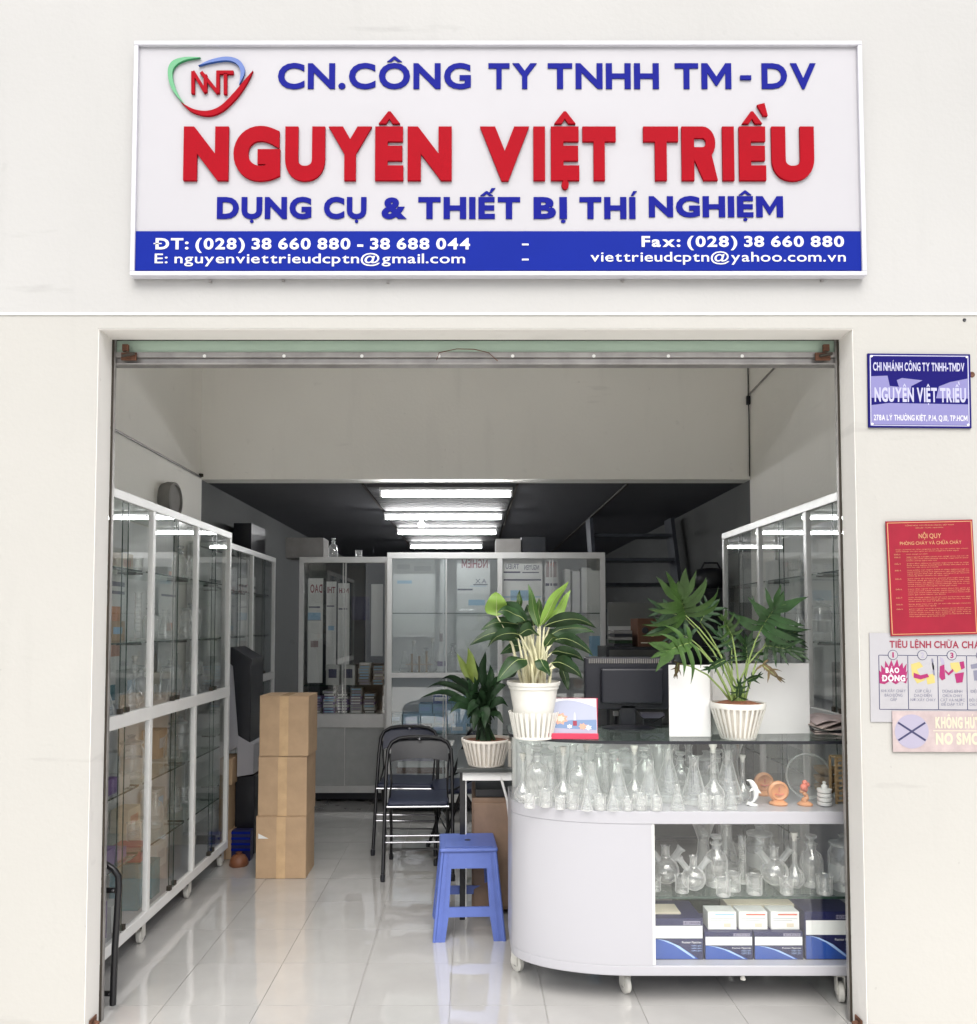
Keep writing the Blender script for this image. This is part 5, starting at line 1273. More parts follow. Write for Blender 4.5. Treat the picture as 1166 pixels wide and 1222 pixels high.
# plant 3
D3 = 4.0
x3, y3, _ = at(580, 914, D3)
P3 = thing('potted_plant', 'dark plant with strap leaves in a slatted white pot on the side table', 'plant', (x3, y3, tz+.001))
h3 = AZ(881, D3)-tz
slat_pot(P3, .092, .128, h3, 30, 'plastic_ivory', rim=.014)
f = MB(); f.lathe([(0, h3-.008), (.118, h3-.012)], (0, 0, 0), 'soil', 24, None, (False, False)); obj('soil', f, P3)
Z3 = lambda zx, zy, dD=0: Vector(at(500+zx/7.63, 760+zy/7.63, D3+dD))-Vector((x3, y3, tz+.001))
k3 = 1/7.63/F*D3
r_ = random.Random(9)
L3 = [((490, 430, 0), (345, 150, -.02), 75, 'leaf_y', 0), ((500, 430, -.03), (445, 95, -.05), 110, 'leaf_y', 0), ((540, 450, 0), (500, 180, .02), 80, 'leaf_dk', 0), ((580, 460, 0), (600, 130, .03), 95, 'leaf_dk', 0), ((640, 480, 0), (650, 250, .03), 90, 'leaf_dk', 0),
      ((520, 620, -.04), (70, 470, -.10), 70, 'leaf_dk', .06), ((500, 650, -.04), (10, 555, -.12), 65, 'leaf_dk', .05), ((500, 560, 0), (190, 395, -.03), 80, 'leaf_dk', .05), ((500, 680, -.05), (250, 590, -.14), 80, 'leaf_dk', .04), ((520, 700, -.06), (280, 700, -.15), 90, 'leaf_dk', .05),
      ((560, 600, -.06), (430, 730, -.16), 80, 'leaf_dk', .03), ((620, 600, -.05), (800, 440, -.08), 80, 'leaf_dk', .03), ((640, 560, 0), (790, 330, .04), 85, 'leaf_dk', .02), ((640, 660, -.04), (820, 640, -.10), 75, 'leaf_dk', .04), ((640, 700, -.04), (770, 790, -.12), 70, 'leaf_dk', .03),
      ((600, 620, -.08), (600, 840, -.16), 90, 'leaf_dk', .02), ((540, 640, -.08), (500, 860, -.16), 80, 'leaf_dk', .02)]
for _ in range(60):
    a = r_.uniform(0, 2*pi); q = r_.uniform(60, 190)
    L3.append(((570+30*cos(a), 720, .02*sin(a)), (570+q*cos(a)*1.05, r_.uniform(330, 800), .14*sin(a)), r_.uniform(60, 95), 'leaf_dk', r_.uniform(0, .05)))
for i, (b_, t_, w_, m_, dr) in enumerate(L3):
    bb, tt = Z3(*b_), Z3(*t_)
    obj('leaf', leaf_mesh(bb, tt, w_*k3, dr, r_.uniform(-.7, .7), m_, shape='lance', rib=None, n=8), P3, smooth=80)
    a = i*2.4; root = Vector((.05*cos(a)*(i % 3)/2, .04*sin(a), h3-.01))
    f = MB(); f.tube([root, root*.5+bb*.5, bb], [.004, .0035, .0025], 'leaf_dk', 5); obj('stem', f, P3, smooth=60)

def folding_chair(label, x, y, rz, seat='navy', back_mat='navy'):
    t = thing('folding_chair', label, 'chair', (x, y, 0), rz, 'black folding chairs beside the table')
    W_ = .205
    # long side tubes joined by the arched top rail
    pts = []
    for s in (1,):
        pts = [(-W_, -.20, .01), (-W_, -.06, .40), (-W_+.002, .02, .62), (-W_+.008, .06, .72), (-W_+.03, .072, .765), (-W_+.075, .08, .79), (-.06, .082, .80), (.06, .082, .80), (W_-.075, .08, .79), (W_-.03, .072, .765), (W_-.008, .06, .72), (W_-.002, .02, .62), (W_, -.06, .40), (W_, -.20, .01)]
    f_ = MB(); f_.tube(pts, .0115, 'black_m', 10); obj('main_frame', f_, t, smooth=60)
    for s in (-1, 1):
        f_ = MB(); f_.tube([(s*(W_-.03), -.02, .44), (s*(W_-.028), .10, .24), (s*(W_-.02), .22, .012)], .010, 'black_m', 8); obj('rear_leg', f_, t, smooth=60)
        f_ = MB(); f_.lathe([(.014, 0), (.015, .03), (.012, .04)], (s*W_, -.204, 0), 'black', 10); obj('foot_cap', f_, t)
        f_ = MB(); f_.lathe([(.013, 0), (.014, .03), (.011, .035)], (s*(W_-.02), .222, 0), 'black', 10); obj('foot_cap', f_, t)
        f_ = MB(); f_.tube([(s*(W_-.028), -.16, .425), (s*(W_-.032), .05, .52), (s*(W_-.02), .055, .70)], .006, 'black_m', 7); obj('side_link', f_, t, smooth=60)
    for z, y_ in ((.24, -.117), (.205, -.130)):
        f_ = MB(); f_.tube([(-W_, y_, z), (W_, y_, z)], .0055, 'chrome', 8); obj('cross_bar', f_, t)
    f_ = MB(); f_.tube([(-W_+.02, .19, .07), (W_-.02, .19, .07)], .006, 'black_m', 8); obj('cross_bar', f_, t)
    f_ = MB(); f_.box(-W_+.025, W_-.025, -.20, .13, .43, .462, seat); obj('seat', f_, t, bevel=.014, seg=3)
    f_ = MB(); f_.tube([(-W_+.022, -.205, .432), (W_-.022, -.205, .432)], .006, 'chrome', 8); obj('seat_rail', f_, t)
    f_ = MB(); n_ = 14; vs = []; fs = []
    for i in range(n_+1):
        q = -1+2*i/n_; xx = q*(W_-.026)
        zt3 = .783-.030*abs(q)**4; zb3 = .650+.030*abs(q)**3*0-.018*(1-q*q)*-1
        yc = .052-.022*(1-q*q)*-1
        for dy, zz in ((-.010, zb3), (-.012, (zb3+zt3)/2), (-.010, zt3), (.008, zt3), (.008, zb3)): vs.append((xx, yc+dy+(.045*(zz-.65)/.13), zz))
    for i in range(n_):
        for q in range(5): fs.append((i*5+q, i*5+5+q, i*5+5+(q+1) % 5, i*5+(q+1) % 5))
    fs += [tuple(range(5)), tuple(n_*5+4-q for q in range(5))]
    f_.add(vs, fs, back_mat); obj('backrest', f_, t, smooth=50)
    f_ = MB(); f_.lathe([(.008, 0), (.006, .004), (0, .005)], (0, .068, .787), 'chrome', 10, Matrix.Rotation(pi/2, 4, 'X')); obj('bolt', f_, t)
    return t
p = fl(497, 1052); folding_chair('black folding chair nearest the viewer with shiny grey back pad, left of the table', p[0], p[1]+.21, radians(2), back_mat='black')
folding_chair('black folding chair with navy back pad, standing behind the nearest folding chair', AX(486, 5.15), CY+5.22, radians(-2))
folding_chair('black folding chair turned sideways behind the dark strap leaved plant', AX(552, 5.0), CY+5.05, radians(-80))
# stool
p = fl(558, 1122)
st = thing('plastic_stool', 'blue plastic stool standing before the side table beside the counter', 'stool', (p[0], p[1]+.15, 0), radians(3))
st.scale = (1, 1, .945); HS = .45; b0, b1 = .170, .128
def stool_side(f_):
    """one side wall of the stool (local x across, outward -y) as a frame with a window and an open foot arch"""
    def P_(x, z, o=0):
        k = z/HS; hw = b0+(b1-b0)*k
        return Vector((x*hw, -hw-o, z))
    rows = []
    # outer outline pieces: left leg, right leg, top band, middle band
    def quad(x0_, x1_, z0_, z1_, x2_=None, x3_=None):
        n_ = 3
        x2_ = x0_ if x2_ is None else x2_; x3_ = x1_ if x3_ is None else x3_
        A = [P_(x0_, z0_), P_(x1_, z0_), P_(x3_, z1_), P_(x2_, z1_)]
        Bk = [v+Vector((0, .010, 0)) for v in A]
        f_.add(A+Bk, [(0, 1, 2, 3), (7, 6, 5, 4), (0, 4, 5, 1), (1, 5, 6, 2), (2, 6, 7, 3), (3, 7, 4, 0)], 'blue_pl')
    zi = [.0, .105, .135, .165, .35, .385, .432]
    quad(-1, -.68, 0, .118, -1, -.62); quad(.68, 1, 0, .118, .62, 1)
    quad(-1, -.62, .118, .165, -1, -.62); quad(.62, 1, .118, .165)
    quad(-.62, .62, .118, .165)
    quad(-1, -.62, .165, .352); quad(.62, 1, .165, .352)
    quad(-1, 1, .352, .432)
    for s in (-1, 1):   # pressed rib down each leg
        A = [P_(s*.80, .004, .004), P_(s*.84, .004, .004), P_(s*.80, .425, .004), P_(s*.76, .425, .004)]
        if s < 0: A = A[::-1]
        Bk = [v+Vector((0, .0045, 0)) for v in A]
        f_.add(A+Bk, [(0, 1, 2, 3), (0, 4, 5, 1), (1, 5, 6, 2), (2, 6, 7, 3), (3, 7, 4, 0)], 'blue_pl')
ms_ = MB(); stool_side(ms_); ms_ = ms_.mesh('side')
for k in range(4): obj('side', ms_, st, rot=(0, 0, k*pi/2))
f = MB(); f.box(-b1-.012, b1+.012, -b1-.012, b1+.012, .4325, .452, 'blue_pl'); obj('seat', f, st, bevel=.009, seg=3)
f = MB(); f.box(-b1+.012, b1-.012, -b1+.012, b1-.012, .4525, .4550, 'blue_pl'); f.lathe([(.016, 0), (.016, .001)], (0, 0, .4551), 'navy', 16); obj('seat_panel', f, st, bevel=.001)
for k in range(4):
    a = k*pi/2+pi/4
    f = MB(); q = 1.0
    f.tube([(cos(a)*b0*1.385, sin(a)*b0*1.385, .0), (cos(a)*(b1)*1.40, sin(a)*(b1)*1.40, .432)], .009, 'blue_pl', 8); obj('corner_rib', f, st, smooth=60)

# ================================================================== CARTONS
def brown(label, u0, u1, vt, vb, D, dep, rz=0, zb_=None, tape=True, group='brown cartons stacked on the floor'):
    x0, x1 = at(u0, (vt+vb)/2, D)[0], at(u1, (vt+vb)/2, D)[0]; z0 = AZ(vb, D) if zb_ is None else zb_; z1 = AZ(vt, D)
    t = thing('cardboard_box', label, 'box', ((x0+x1)/2, CY+D+dep/2, z0), rz, group)
    w_, h_, d_ = (x1-x0)/2, z1-z0-.0015, dep/2
    f_ = MB(); f_.box(-w_, w_, -d_, d_, 0, h_-.004, 'card'); obj('carton_body', f_, t, bevel=.004)
    for s in (-1, 1):
        f_ = MB(); f_.box(min(s*.001, s*w_), max(s*.001, s*w_), -d_, d_, h_-.004, h_, 'card'); obj('flap', f_, t, bevel=.001)
    f_ = MB(); f_.box(-.0012, .0012, -d_-.0004, -d_-.0001, .002, h_-.006, 'card_dk'); obj('seam', f_, t)
    if tape:
        f_ = MB(); f_.box(-.027, .027, -d_-.0009, -d_-.0005, 0.001, h_-.004, 'tape'); f_.box(-.027, .027, -d_-.0009, d_, h_, h_+.0004, 'tape'); obj('tape', f_, t)
    return t, w_, d_, h_
Dc = 4.565
brown('topmost of the three large brown cartons, beside the chairs aisle', 310, 369, 830, 902.5, Dc, .23, radians(-1.5))
t, w_, d_, h_ = brown('middle one of the three large stacked brown cartons', 308, 366, 902.5, 974, Dc+.005, .26, radians(0))
t, w_, d_, h_ = brown('lowest of the three large brown cartons, with a white paper triangle', 305, 365, 974, 1045, Dc, .25, radians(.5), zb_=0)
f = MB(); f.prism([(-w_+.015, h_-.10), (-w_+.075, h_-.13), (-w_+.015, h_-.13)], -d_-.0012, -d_-.0005, 'paper'); obj('paper_scrap', f, t)
for k, (vt, vb, u0, u1) in enumerate(((905, 937, 262, 277), (937, 992, 261, 273), (992, 1022, 262, 276))):
    brown(('upper', 'middle', 'lowest')[k]+' small brown carton squeezed between left cabinet and slanted appliance', u0, u1, vt, vb, 4.93, .2, 0, zb_=0.002 if k == 2 else None, tape=False, group='small brown cartons by the left cabinet')
# slanted black and white appliance
Da = 5.02
def A3(zx, zy, D=Da): p_ = at(260+zx/3.82, 740+zy/3.82, D); return (p_[0], p_[2])
ap = thing('upright_appliance', 'tall slanted white appliance with black front behind the left cabinet', 'appliance', (0, 0, 0))
y0 = CY+Da
f = MB(); f.prism([A3(30, 180), A3(70, 195), A3(95, 540), A3(100, 700), A3(90, 710), A3(85, 580), A3(20, 620)], y0, y0+.30, 'white'); obj('body', f, ap, bevel=.004)
f = MB(); f.prism([A3(50, 125), A3(68, 122), A3(158, 178), A3(155, 210), A3(150, 560), A3(95, 525), A3(72, 210), A3(50, 190)], y0-.02, y0+.28, 'black'); obj('front_shell', f, ap, bevel=.006)
f = MB(); f.prism([A3(95, 525), A3(167, 565), A3(167, 700), A3(90, 712)], y0-.0205, y0+.26, 'white'); obj('lower_box', f, ap, bevel=.004)
zl = A3(90, 712)[1]
f = MB(); f.box(A3(85, 0)[0], A3(172, 0)[0], y0+.02, y0+.3, 0.002, zl-.002, 'black'); obj('base', f, ap, bevel=.004)
p = fl(292, 1022)
t_ = thing('blue_crate', 'small blue slatted plastic crate on the floor left of the cartons', 'crate', (AX(292, 4.93), CY+4.93, 0))
for k in range(4):
    f = MB(); f.box(-.07, .05, -.03, -.024, .065+.035*k, .078+.035*k, 'bandblue'); obj('slat', f, t_)
f = MB(); f.box(-.07, .05, -.0235, .04, .0, .19, 'bluebox'); obj('liner', f, t_)
t_ = thing('orange_bowl', 'small orange plastic bowl upside down on the floor left of the cartons', 'bowl', (AX(289, 4.86), CY+4.82, 0))
f = MB(); f.lathe([(.055, 0), (.06, .01), (.055, .05), (.04, .085), (.02, .10), (0, .102)], (0, 0, 0), 'dull_orange', 22); obj('bowl', f, t_, smooth=50); t_.scale = (1, 1, .7)
f = MB(); f.lathe([(.018, .10), (.018, .115), (.022, .115)], (0, 0, 0), 'dull_orange', 16); obj('foot', f, t_)

# bent black tube frame at the left jamb
pa = lambda zx, zy, D: at(110+zx/3.574, 880+zy/3.574, D)
tf = thing('folded_chair_frame', 'bent black tube frame of a folded chair leaning behind the left jamb', 'chair frame', (0, 0, 0))
Df = 3.02
pts = [pa(u, v, Df) for u, v in ((-40, 545), (20, 538), (60, 542), (90, 560), (112, 592), (113, 640), (104, 800), (97, 900), (88, 1140))]
z_ = pts[-1]; pts[-1] = (z_[0], z_[1], max(z_[2], .004))
f = MB(); f.tube(pts, .0125, 'black_m', 10); obj('tube', f, tf, smooth=60)
pts2 = [(p_[0]+(-.10 if i > 2 else 0), p_[1]+.02, p_[2]) for i, p_ in enumerate(pts)]
for v, nm in ((652, 'cross_bar'), (1092, 'cross_bar')):
    a = pa(-60, v, Df); b = pa(106 if v < 900 else 92, v, Df)
    f = MB(); f.box(a[0], b[0], a[1]-.002, a[1]+.002, a[2]-.010, a[2]+.010, 'black_m'); obj(nm, f, tf)
    f = MB(); f.lathe([(.006, 0), (.005, .004), (0, .005)], (b[0]-.014, a[1]-.002, a[2]), 'chrome', 10, Matrix.Rotation(pi/2, 4, 'X')); obj('bolt', f, tf)
f = MB(); c = pts[-1]; f.tube([(a[0], a[1]+.0, a[2]), (a[0], a[1]+.0, .004)], .011, 'black_m'); obj('tube', f, tf)
# ================================================================== LAMPS
for i, (u0, u1, v, D) in enumerate(((455, 610, 590.5, 5.6), (460, 598, 618, 6.83), (475, 592, 636, 7.96), (490, 575, 653, 9.3))):
    x0, x1 = at(u0, v, D)[0], at(u1, v, D)[0]; z = at(540, v, D)[2]
    t = thing('tube_lamp', ('nearest, largest looking', 'second nearest', 'third nearest', 'farthest')[i]+' lit white tube lamp under the loft ceiling', 'lamp', ((x0+x1)/2, CY+D, min(z, BEAM_Z-.06)), 0, 'tube lamps under the loft ceiling')
    h_ = (x1-x0)/2
    f = MB(); f.box(-h_-.01, h_+.01, -.03, .03, .026, BEAM_Z-.024-t.location.z, 'lampbody'); f.prism([(-h_-.01, .026), (-h_-.01, .040), (h_+.01, .040), (h_+.01, .026)], -.045, -.0301, 'lampbody'); obj('tray', f, t)
    f = MB(); f.tube([(-h_, 0, 0), (h_, 0, 0)], .014, 'tube', 12); obj('tube', f, t, smooth=60)
    for s in (-1, 1):
        f = MB(); f.box(s*h_-.008, s*h_+.008, -.017, .017, -.016, .0255, 'strip'); obj('end_holder', f, t)
for i, (u, v, D) in enumerate(((503, 626, 6.9),)):
    p = at(u, v, D); t = thing('ceiling_lamp_bulb', 'small unlit round bulb hanging below the second tube lamp', 'bulb', p)
    f = MB(); f.lathe([(0, -.045), (.025, -.038), (.036, -.012), (.030, .012), (.014, .03), (.013, .05)], (0, 0, 0), 'strip', 16); obj('bulb', f, t, smooth=60)
    f = MB(); f.lathe([(.016, .05), (.018, BEAM_Z-.025-p[2])], (0, 0, 0), 'black', 10); obj('socket', f, t)
# steep stair at the back right
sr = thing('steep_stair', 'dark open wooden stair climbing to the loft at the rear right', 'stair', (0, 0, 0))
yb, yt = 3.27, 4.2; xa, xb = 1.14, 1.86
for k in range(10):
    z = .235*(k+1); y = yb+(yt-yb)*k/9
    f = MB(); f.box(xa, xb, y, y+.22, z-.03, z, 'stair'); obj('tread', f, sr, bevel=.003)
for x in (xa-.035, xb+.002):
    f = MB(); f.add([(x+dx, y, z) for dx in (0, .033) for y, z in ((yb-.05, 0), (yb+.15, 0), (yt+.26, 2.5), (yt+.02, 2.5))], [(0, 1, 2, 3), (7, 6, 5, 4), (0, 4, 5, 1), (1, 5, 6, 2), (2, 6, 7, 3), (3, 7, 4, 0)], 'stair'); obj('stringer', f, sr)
# things in the dark behind the counter
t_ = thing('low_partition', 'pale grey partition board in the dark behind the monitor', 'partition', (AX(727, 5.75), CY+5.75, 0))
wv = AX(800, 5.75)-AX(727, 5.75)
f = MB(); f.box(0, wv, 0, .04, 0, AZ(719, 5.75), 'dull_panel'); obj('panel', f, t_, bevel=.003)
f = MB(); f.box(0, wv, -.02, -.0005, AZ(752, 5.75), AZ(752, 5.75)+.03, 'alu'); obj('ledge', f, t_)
sh = thing('black_shelf_unit', 'black shelf unit with boxes behind the computer monitor', 'shelf', (0, 0, 0))
xs0, xs1, ys = AX(728, 5.1), AX(850, 5.1), CY+5.1
zs = AZ(772, 5.1)
for z in (.1, .45, .8, 1.1, zs):
    f = MB(); f.box(xs0, xs1, ys, ys+.35, z-.02, z, 'black'); obj('shelf_board', f, sh)
for x in (xs0-.02, xs1):
    f = MB(); f.box(x, x+.02, ys, ys+.35, 0, zs+.0, 'black'); obj('side_panel', f, sh)
p0, p1 = at(762, 760, 5.1), at(797, 760, 5.1)
t, w_, d_, h_ = carton('wooden_case', 'small reddish brown wooden case on the black shelf unit', 'case', p0[0], p1[0], ys+.02, ys+.25, zs+.0005, AZ(738, 5.1), 'card_dk')
for x in (-.5, .5):
    f = MB(); f.lathe([(.022, 0), (.022, .004), (.014, .006)], (w_*x, -d_-.0005, h_*.58), 'black', 14, Matrix.Rotation(pi/2, 4, 'X')); obj('round_hole', f, t)
f = MB(); f.box(-.008, .008, -d_-.012, -d_-.0005, h_*.35, h_*.6, 'gold'); obj('latch', f, t)
f = MB(); f.box(-w_*.8, w_*.8, -d_-.004, -d_-.0005, h_*.12, h_*.16, 'beige'); obj('edge_strip', f, t)
for k in range(5):
    z = zs+.0005+.022*k
    carton('document_binder', ('lowest', 'second lowest', 'middle', 'second highest', 'topmost')[k]+' dark binder in the pile on the black shelf unit', 'binder', AX(735, 5.1)+.004*(k % 2), AX(757, 5.1), ys+.03, ys+.26, z, z+.020, ('black', 'leaf_dk', 'greycard', 'black', 'greycard')[k], 'dark binders piled on the black shelf unit')
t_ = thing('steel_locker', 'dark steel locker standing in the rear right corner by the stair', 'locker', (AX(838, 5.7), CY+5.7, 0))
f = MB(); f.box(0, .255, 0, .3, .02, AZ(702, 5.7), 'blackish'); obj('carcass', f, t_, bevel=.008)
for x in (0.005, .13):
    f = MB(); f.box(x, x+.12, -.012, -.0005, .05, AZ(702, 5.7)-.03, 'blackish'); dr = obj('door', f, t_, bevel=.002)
    f = MB(); f.box(x+.10, x+.108, -.025, -.0125, .9, 1.0, 'chrome'); obj('handle', f, dr)
t_ = thing('black_bag', 'rounded black bag lying on top of the dark steel locker', 'bag', (AX(838, 5.7)+.13, CY+5.85, AZ(702, 5.7)+.003))
f = MB(); f.lathe([(.0, 0), (.10, .0), (.12, .04), (.11, .10), (.09, .15), (0, .165)], (0, 0, 0), 'black', 18, Matrix.Scale(1.2, 4, (1, 0, 0))); obj('body', f, t_, smooth=60)
f = MB(); f.tube([(-.08, 0, .14), (-.05, 0, .20), (.05, 0, .20), (.08, 0, .14)], .008, 'black', 8); obj('handle', f, t_, smooth=60)

# boxes and bottles on top of the back cabinets
carton('grey_carton', 'long dull grey carton on top at the left end of the back cabinets', 'box', AX(337, 6.62), AX(383, 6.62), CY+6.66, CY+6.9, 2.0895, AZ(641, 6.62), 'greycard')
carton('grey_carton', 'left grey carton on top of the white back cabinet', 'box', AX(592, 6.25), AX(622, 6.25), CY+6.22, CY+6.45, 2.0905, AZ(643, 6.22), 'greycard')
carton('dark_carton', 'right darker carton on top of the white back cabinet', 'box', AX(623, 6.25), AX(652, 6.25), CY+6.25, CY+6.45, 2.0905, AZ(640, 6.22), 'blackish')
glassware('reagent_bottle', AX(394, 6.62), CY+6.7, 2.086, 1.1, 'glass bottle standing beside the long grey carton on the back cabinet', None)
glassware('beaker', AX(425, 6.62), CY+6.7, 2.086, 1.0, 'glass beaker alone on top of the grey back cabinet', None)
carton('dark_carton', 'dark carton on top of the deeper left glass cabinet', 'box', -1.86, -1.72, 3.1, 3.5, 2.072, 2.30, 'black')

# ------------------------------------------------------------------ contents of the back left cabinet
def stack(n, x0, x1, z0, h, D0, mats, where):
    for k in range(n):
        z = z0+h*k; j = random.uniform(-.006, .006)
        t, w_, d_, h_ = carton('slide_box', 'thin box, %s from the bottom of %s' % (ORD[k].replace('leftmost', 'first'), where), 'box', x0+j, x1+j, D0, D0+.12, z, z+h-.002, random.choice(mats), 'thin boxes stacked in the back left cabinet', bev=0)
        f = MB(); f.box(-w_*.82, w_*.75, -d_-.0006, -d_-.0001, h_*.22, h_*.8, random.choice(['paper', 'paper', 'lilac', 'skyblue'])); obj('label', f, t)
ys2 = BLY+.07
for k, (u0, u1, n) in enumerate(((369, 384, 6), (386, 400, 8), (402, 416, 7), (418, 432, 9), (434, 448, 7))):
    stack(n, AX(u0, 6.6), AX(u1, 6.6), .745, .024, ys2, ['greycard', 'black', 'purple', 'grey_pan'], ('leftmost stack', 'second stack', 'third stack', 'fourth stack', 'rightmost stack')[k]+' on the lower shelf')
for k, (u0, u1, n) in enumerate(((428, 442, 8), (445, 458, 7))):
    stack(n, AX(u0, 6.6), AX(u1, 6.6), .986, .024, ys2, ['greycard', 'grey_pan', 'beige'], ('left stack', 'right stack')[k]+' on the upper shelf')
for k, (u0, u1) in enumerate(((389, 405), (407, 424))):
    t, w_, d_, h_ = carton('grey_instrument_box', ('left', 'right')[k]+' square grey box with dark blue window in the grey back cabinet', 'box', AX(u0, 6.6), AX(u1, 6.6), ys2, ys2+.1, .986, .986+.17, 'grey_pan', 'square grey boxes with dark windows')
    f = MB(); f.box(-w_*.6, w_*.6, -d_-.001, -d_-.0001, h_*.35, h_*.8, 'bluebox'); obj('window', f, t)
def sheet(label, u0, u1, v0, v1, D, group, texts=(), bars=(), th=.004, base='paper', name='notice_reflection', cat='notice'):
    xa, xb = AX(u0, D), AX(u1, D); z1, z0 = AZ(v0, D), AZ(v1, D)
    t = thing(name, label, cat, ((xa+xb)/2, CY+D, z0), 0, group); w_, h_ = xb-xa, z1-z0
    f_ = MB(); f_.box(-w_/2, w_/2, 0, th, 0, h_, base); obj('sheet', f_, t)
    for (s, p0, p1, q0, q1, m_, mir) in texts:
        obj('lettering', line(s, -w_/2+w_*p0, -w_/2+w_*p1, h_*(1-q1), h_*(q1-q0), m_, -.0008, 0, .02, None, mir), t)
    for (p0, p1, q0, q1, m_) in bars:
        f_ = MB(); f_.box(-w_/2+w_*p0, -w_/2+w_*p1, -.0006, -.0001, h_*(1-q1), h_*(1-q0), m_); obj('printed_bar', f_, t)
    return t
G_ = 'tall white painted reflections inside the grey back cabinet'  # white strips and mirrored letters copy reflections in the cabinet glass
sheet('tall white painted reflection with red mirrored letters at the left of the grey back cabinet', 366, 384, 690, 815, 6.64, G_, [('DAO', .15, .95, .06, .14, 'inkred', True)], [(.05, .8, .27, .285, 'ink_g'), (.0, .9, .40, .405, 'ink_g'), (0, .85, .33, .40, 'skyblue'), (.2, .7, .60, .66, 'pinkfade')])
sheet('tall white painted reflection with faint red letters, second from left in the grey back cabinet', 388, 400, 694, 800, 6.66, G_, [('THI', .1, .9, .06, .13, 'inkred', True)], [(.05, .8, .27, .285, 'ink_g'), (.2, .8, .5, .55, 'skyblue')])
sheet('narrow white painted reflection with red letters, third from left in the grey back cabinet', 402, 416, 696, 795, 6.66, G_, [('NGH', .1, .9, .06, .12, 'inkred', True)], [(.05, .8, .3, .32, 'ink_g')])
sheet('plain narrow white painted reflection at the right side of the grey back cabinet', 442, 456, 697, 783, 6.64, G_)
sheet('dark blue folded cloth sheet in the middle of the grey back cabinet', 419, 440, 712, 740, 6.70, None, base='bluebox', name='dark_folder', cat='folder')
# ------------------------------------------------------------------ contents of the white back cabinet
G_ = 'notices and painted reflections inside the white back cabinet'  # mirrored words on these sheets copy reflections in the glass
sheet('white notice with red heading painted as a reflection in the white back cabinet', 545, 585, 662, 800, 6.20, G_, [('NGHIEM', .15, .93, .04, .115, 'inkred', True), ('AX', .55, .9, .21, .25, 'ink_g', True)], [(.02, .48, .295, .31, 'ink'), (.35, .85, .39, .44, 'skyblue'), (.4, .9, .27, .275, 'skyblue'), (.5, .93, .255, .265, 'ink')])
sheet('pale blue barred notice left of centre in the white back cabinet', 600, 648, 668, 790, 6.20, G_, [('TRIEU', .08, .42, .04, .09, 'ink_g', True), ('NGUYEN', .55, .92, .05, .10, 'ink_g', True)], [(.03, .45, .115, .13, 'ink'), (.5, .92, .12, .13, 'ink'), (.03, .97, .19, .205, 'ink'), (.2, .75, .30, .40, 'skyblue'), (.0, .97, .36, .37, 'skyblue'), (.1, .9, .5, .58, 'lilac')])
sheet('narrow notice with pink heading copying a reflection, next to the pale blue barred notice', 651, 667, 666, 770, 6.20, G_, [('IN', .3, .7, .05, .10, 'coral', True)], [(.1, .9, .04, .22, 'pinkfade'), (.05, .95, .29, .32, 'ink'), (0, 1, .5, .6, 'skyblue')])
for k, (u0, u1, v0, v1) in enumerate(((674, 681, 680, 702), (683, 692, 682, 706), (694, 706, 678, 706))):
    carton('white_folder', ('left', 'middle', 'right')[k]+' small white folder on the top right shelf of the white back cabinet', 'folder', AX(u0, 6.3), AX(u1, 6.3), CY+6.24, CY+6.4, 1.601, AZ(v0, 6.3), 'paper')
sheet('tall plain white board at the right end of the white back cabinet', 704, 717, 681, 785, 6.22, None, bars=[(0, 1, .75, .98, 'skyblue')], name='white_board', cat='board')
for k, (u, kd, s) in enumerate(((482, 'conical_flask', 1.2), (493, 'volumetric_flask', 1.2), (508, 'reagent_bottle', 1.2), (516, 'volumetric_flask', 1.3), (540, 'reagent_bottle', 1.4), (552, 'measuring_cylinder', .9))):
    glassware(kd, AX(u, 6.3), CY+6.32, 1.1155, s, SAY[kd]+', '+('leftmost', 'second', 'third', 'fourth', 'fifth', 'last')[k]+' on the white cabinet middle shelf', 'glassware in the white back cabinet')
t_ = thing('brown_glass_rack', 'brownish glass tubes in a rack in the white back cabinet', 'rack', (AX(500, 6.25), CY+6.25, 1.1155))
for k in range(7):
    f = MB(); f.lathe([(.0, 0), (.009, 0), (.009, .12+.02*(k % 3)), (.012, .13+.02*(k % 3))], (-.09+.03*k, 0, 0), 'oxide' if k % 2 else 'flask', 10); obj('tube', f, t_)
f = MB(); f.box(-.11, .11, -.015, .015, .06, .066, 'woodrack'); obj('rack_bar', f, t_)
t_ = thing('tall_white_bottle', 'tall white bottle with pink cap in the white back cabinet', 'bottle', (AX(527, 6.25), CY+6.25, 1.1155))
f = MB(); f.lathe([(.0, 0), (.034, 0), (.036, .01), (.036, .15), (.02, .19), (.018, .25)], (0, 0, 0), 'strip', 18); obj('body', f, t_, smooth=50)
f = MB(); f.lathe([(.020, .25), (.020, .33), (.01, .35), (0, .352)], (0, 0, 0), 'pinkfade', 14); obj('cap', f, t_, smooth=50)
f = MB(); f.lathe([(.0365, .05), (.0365, .09)], (0, 0, 0), 'purple', 18, None, (False, False)); obj('label', f, t_)
r_ = random.Random(4)
k = 0
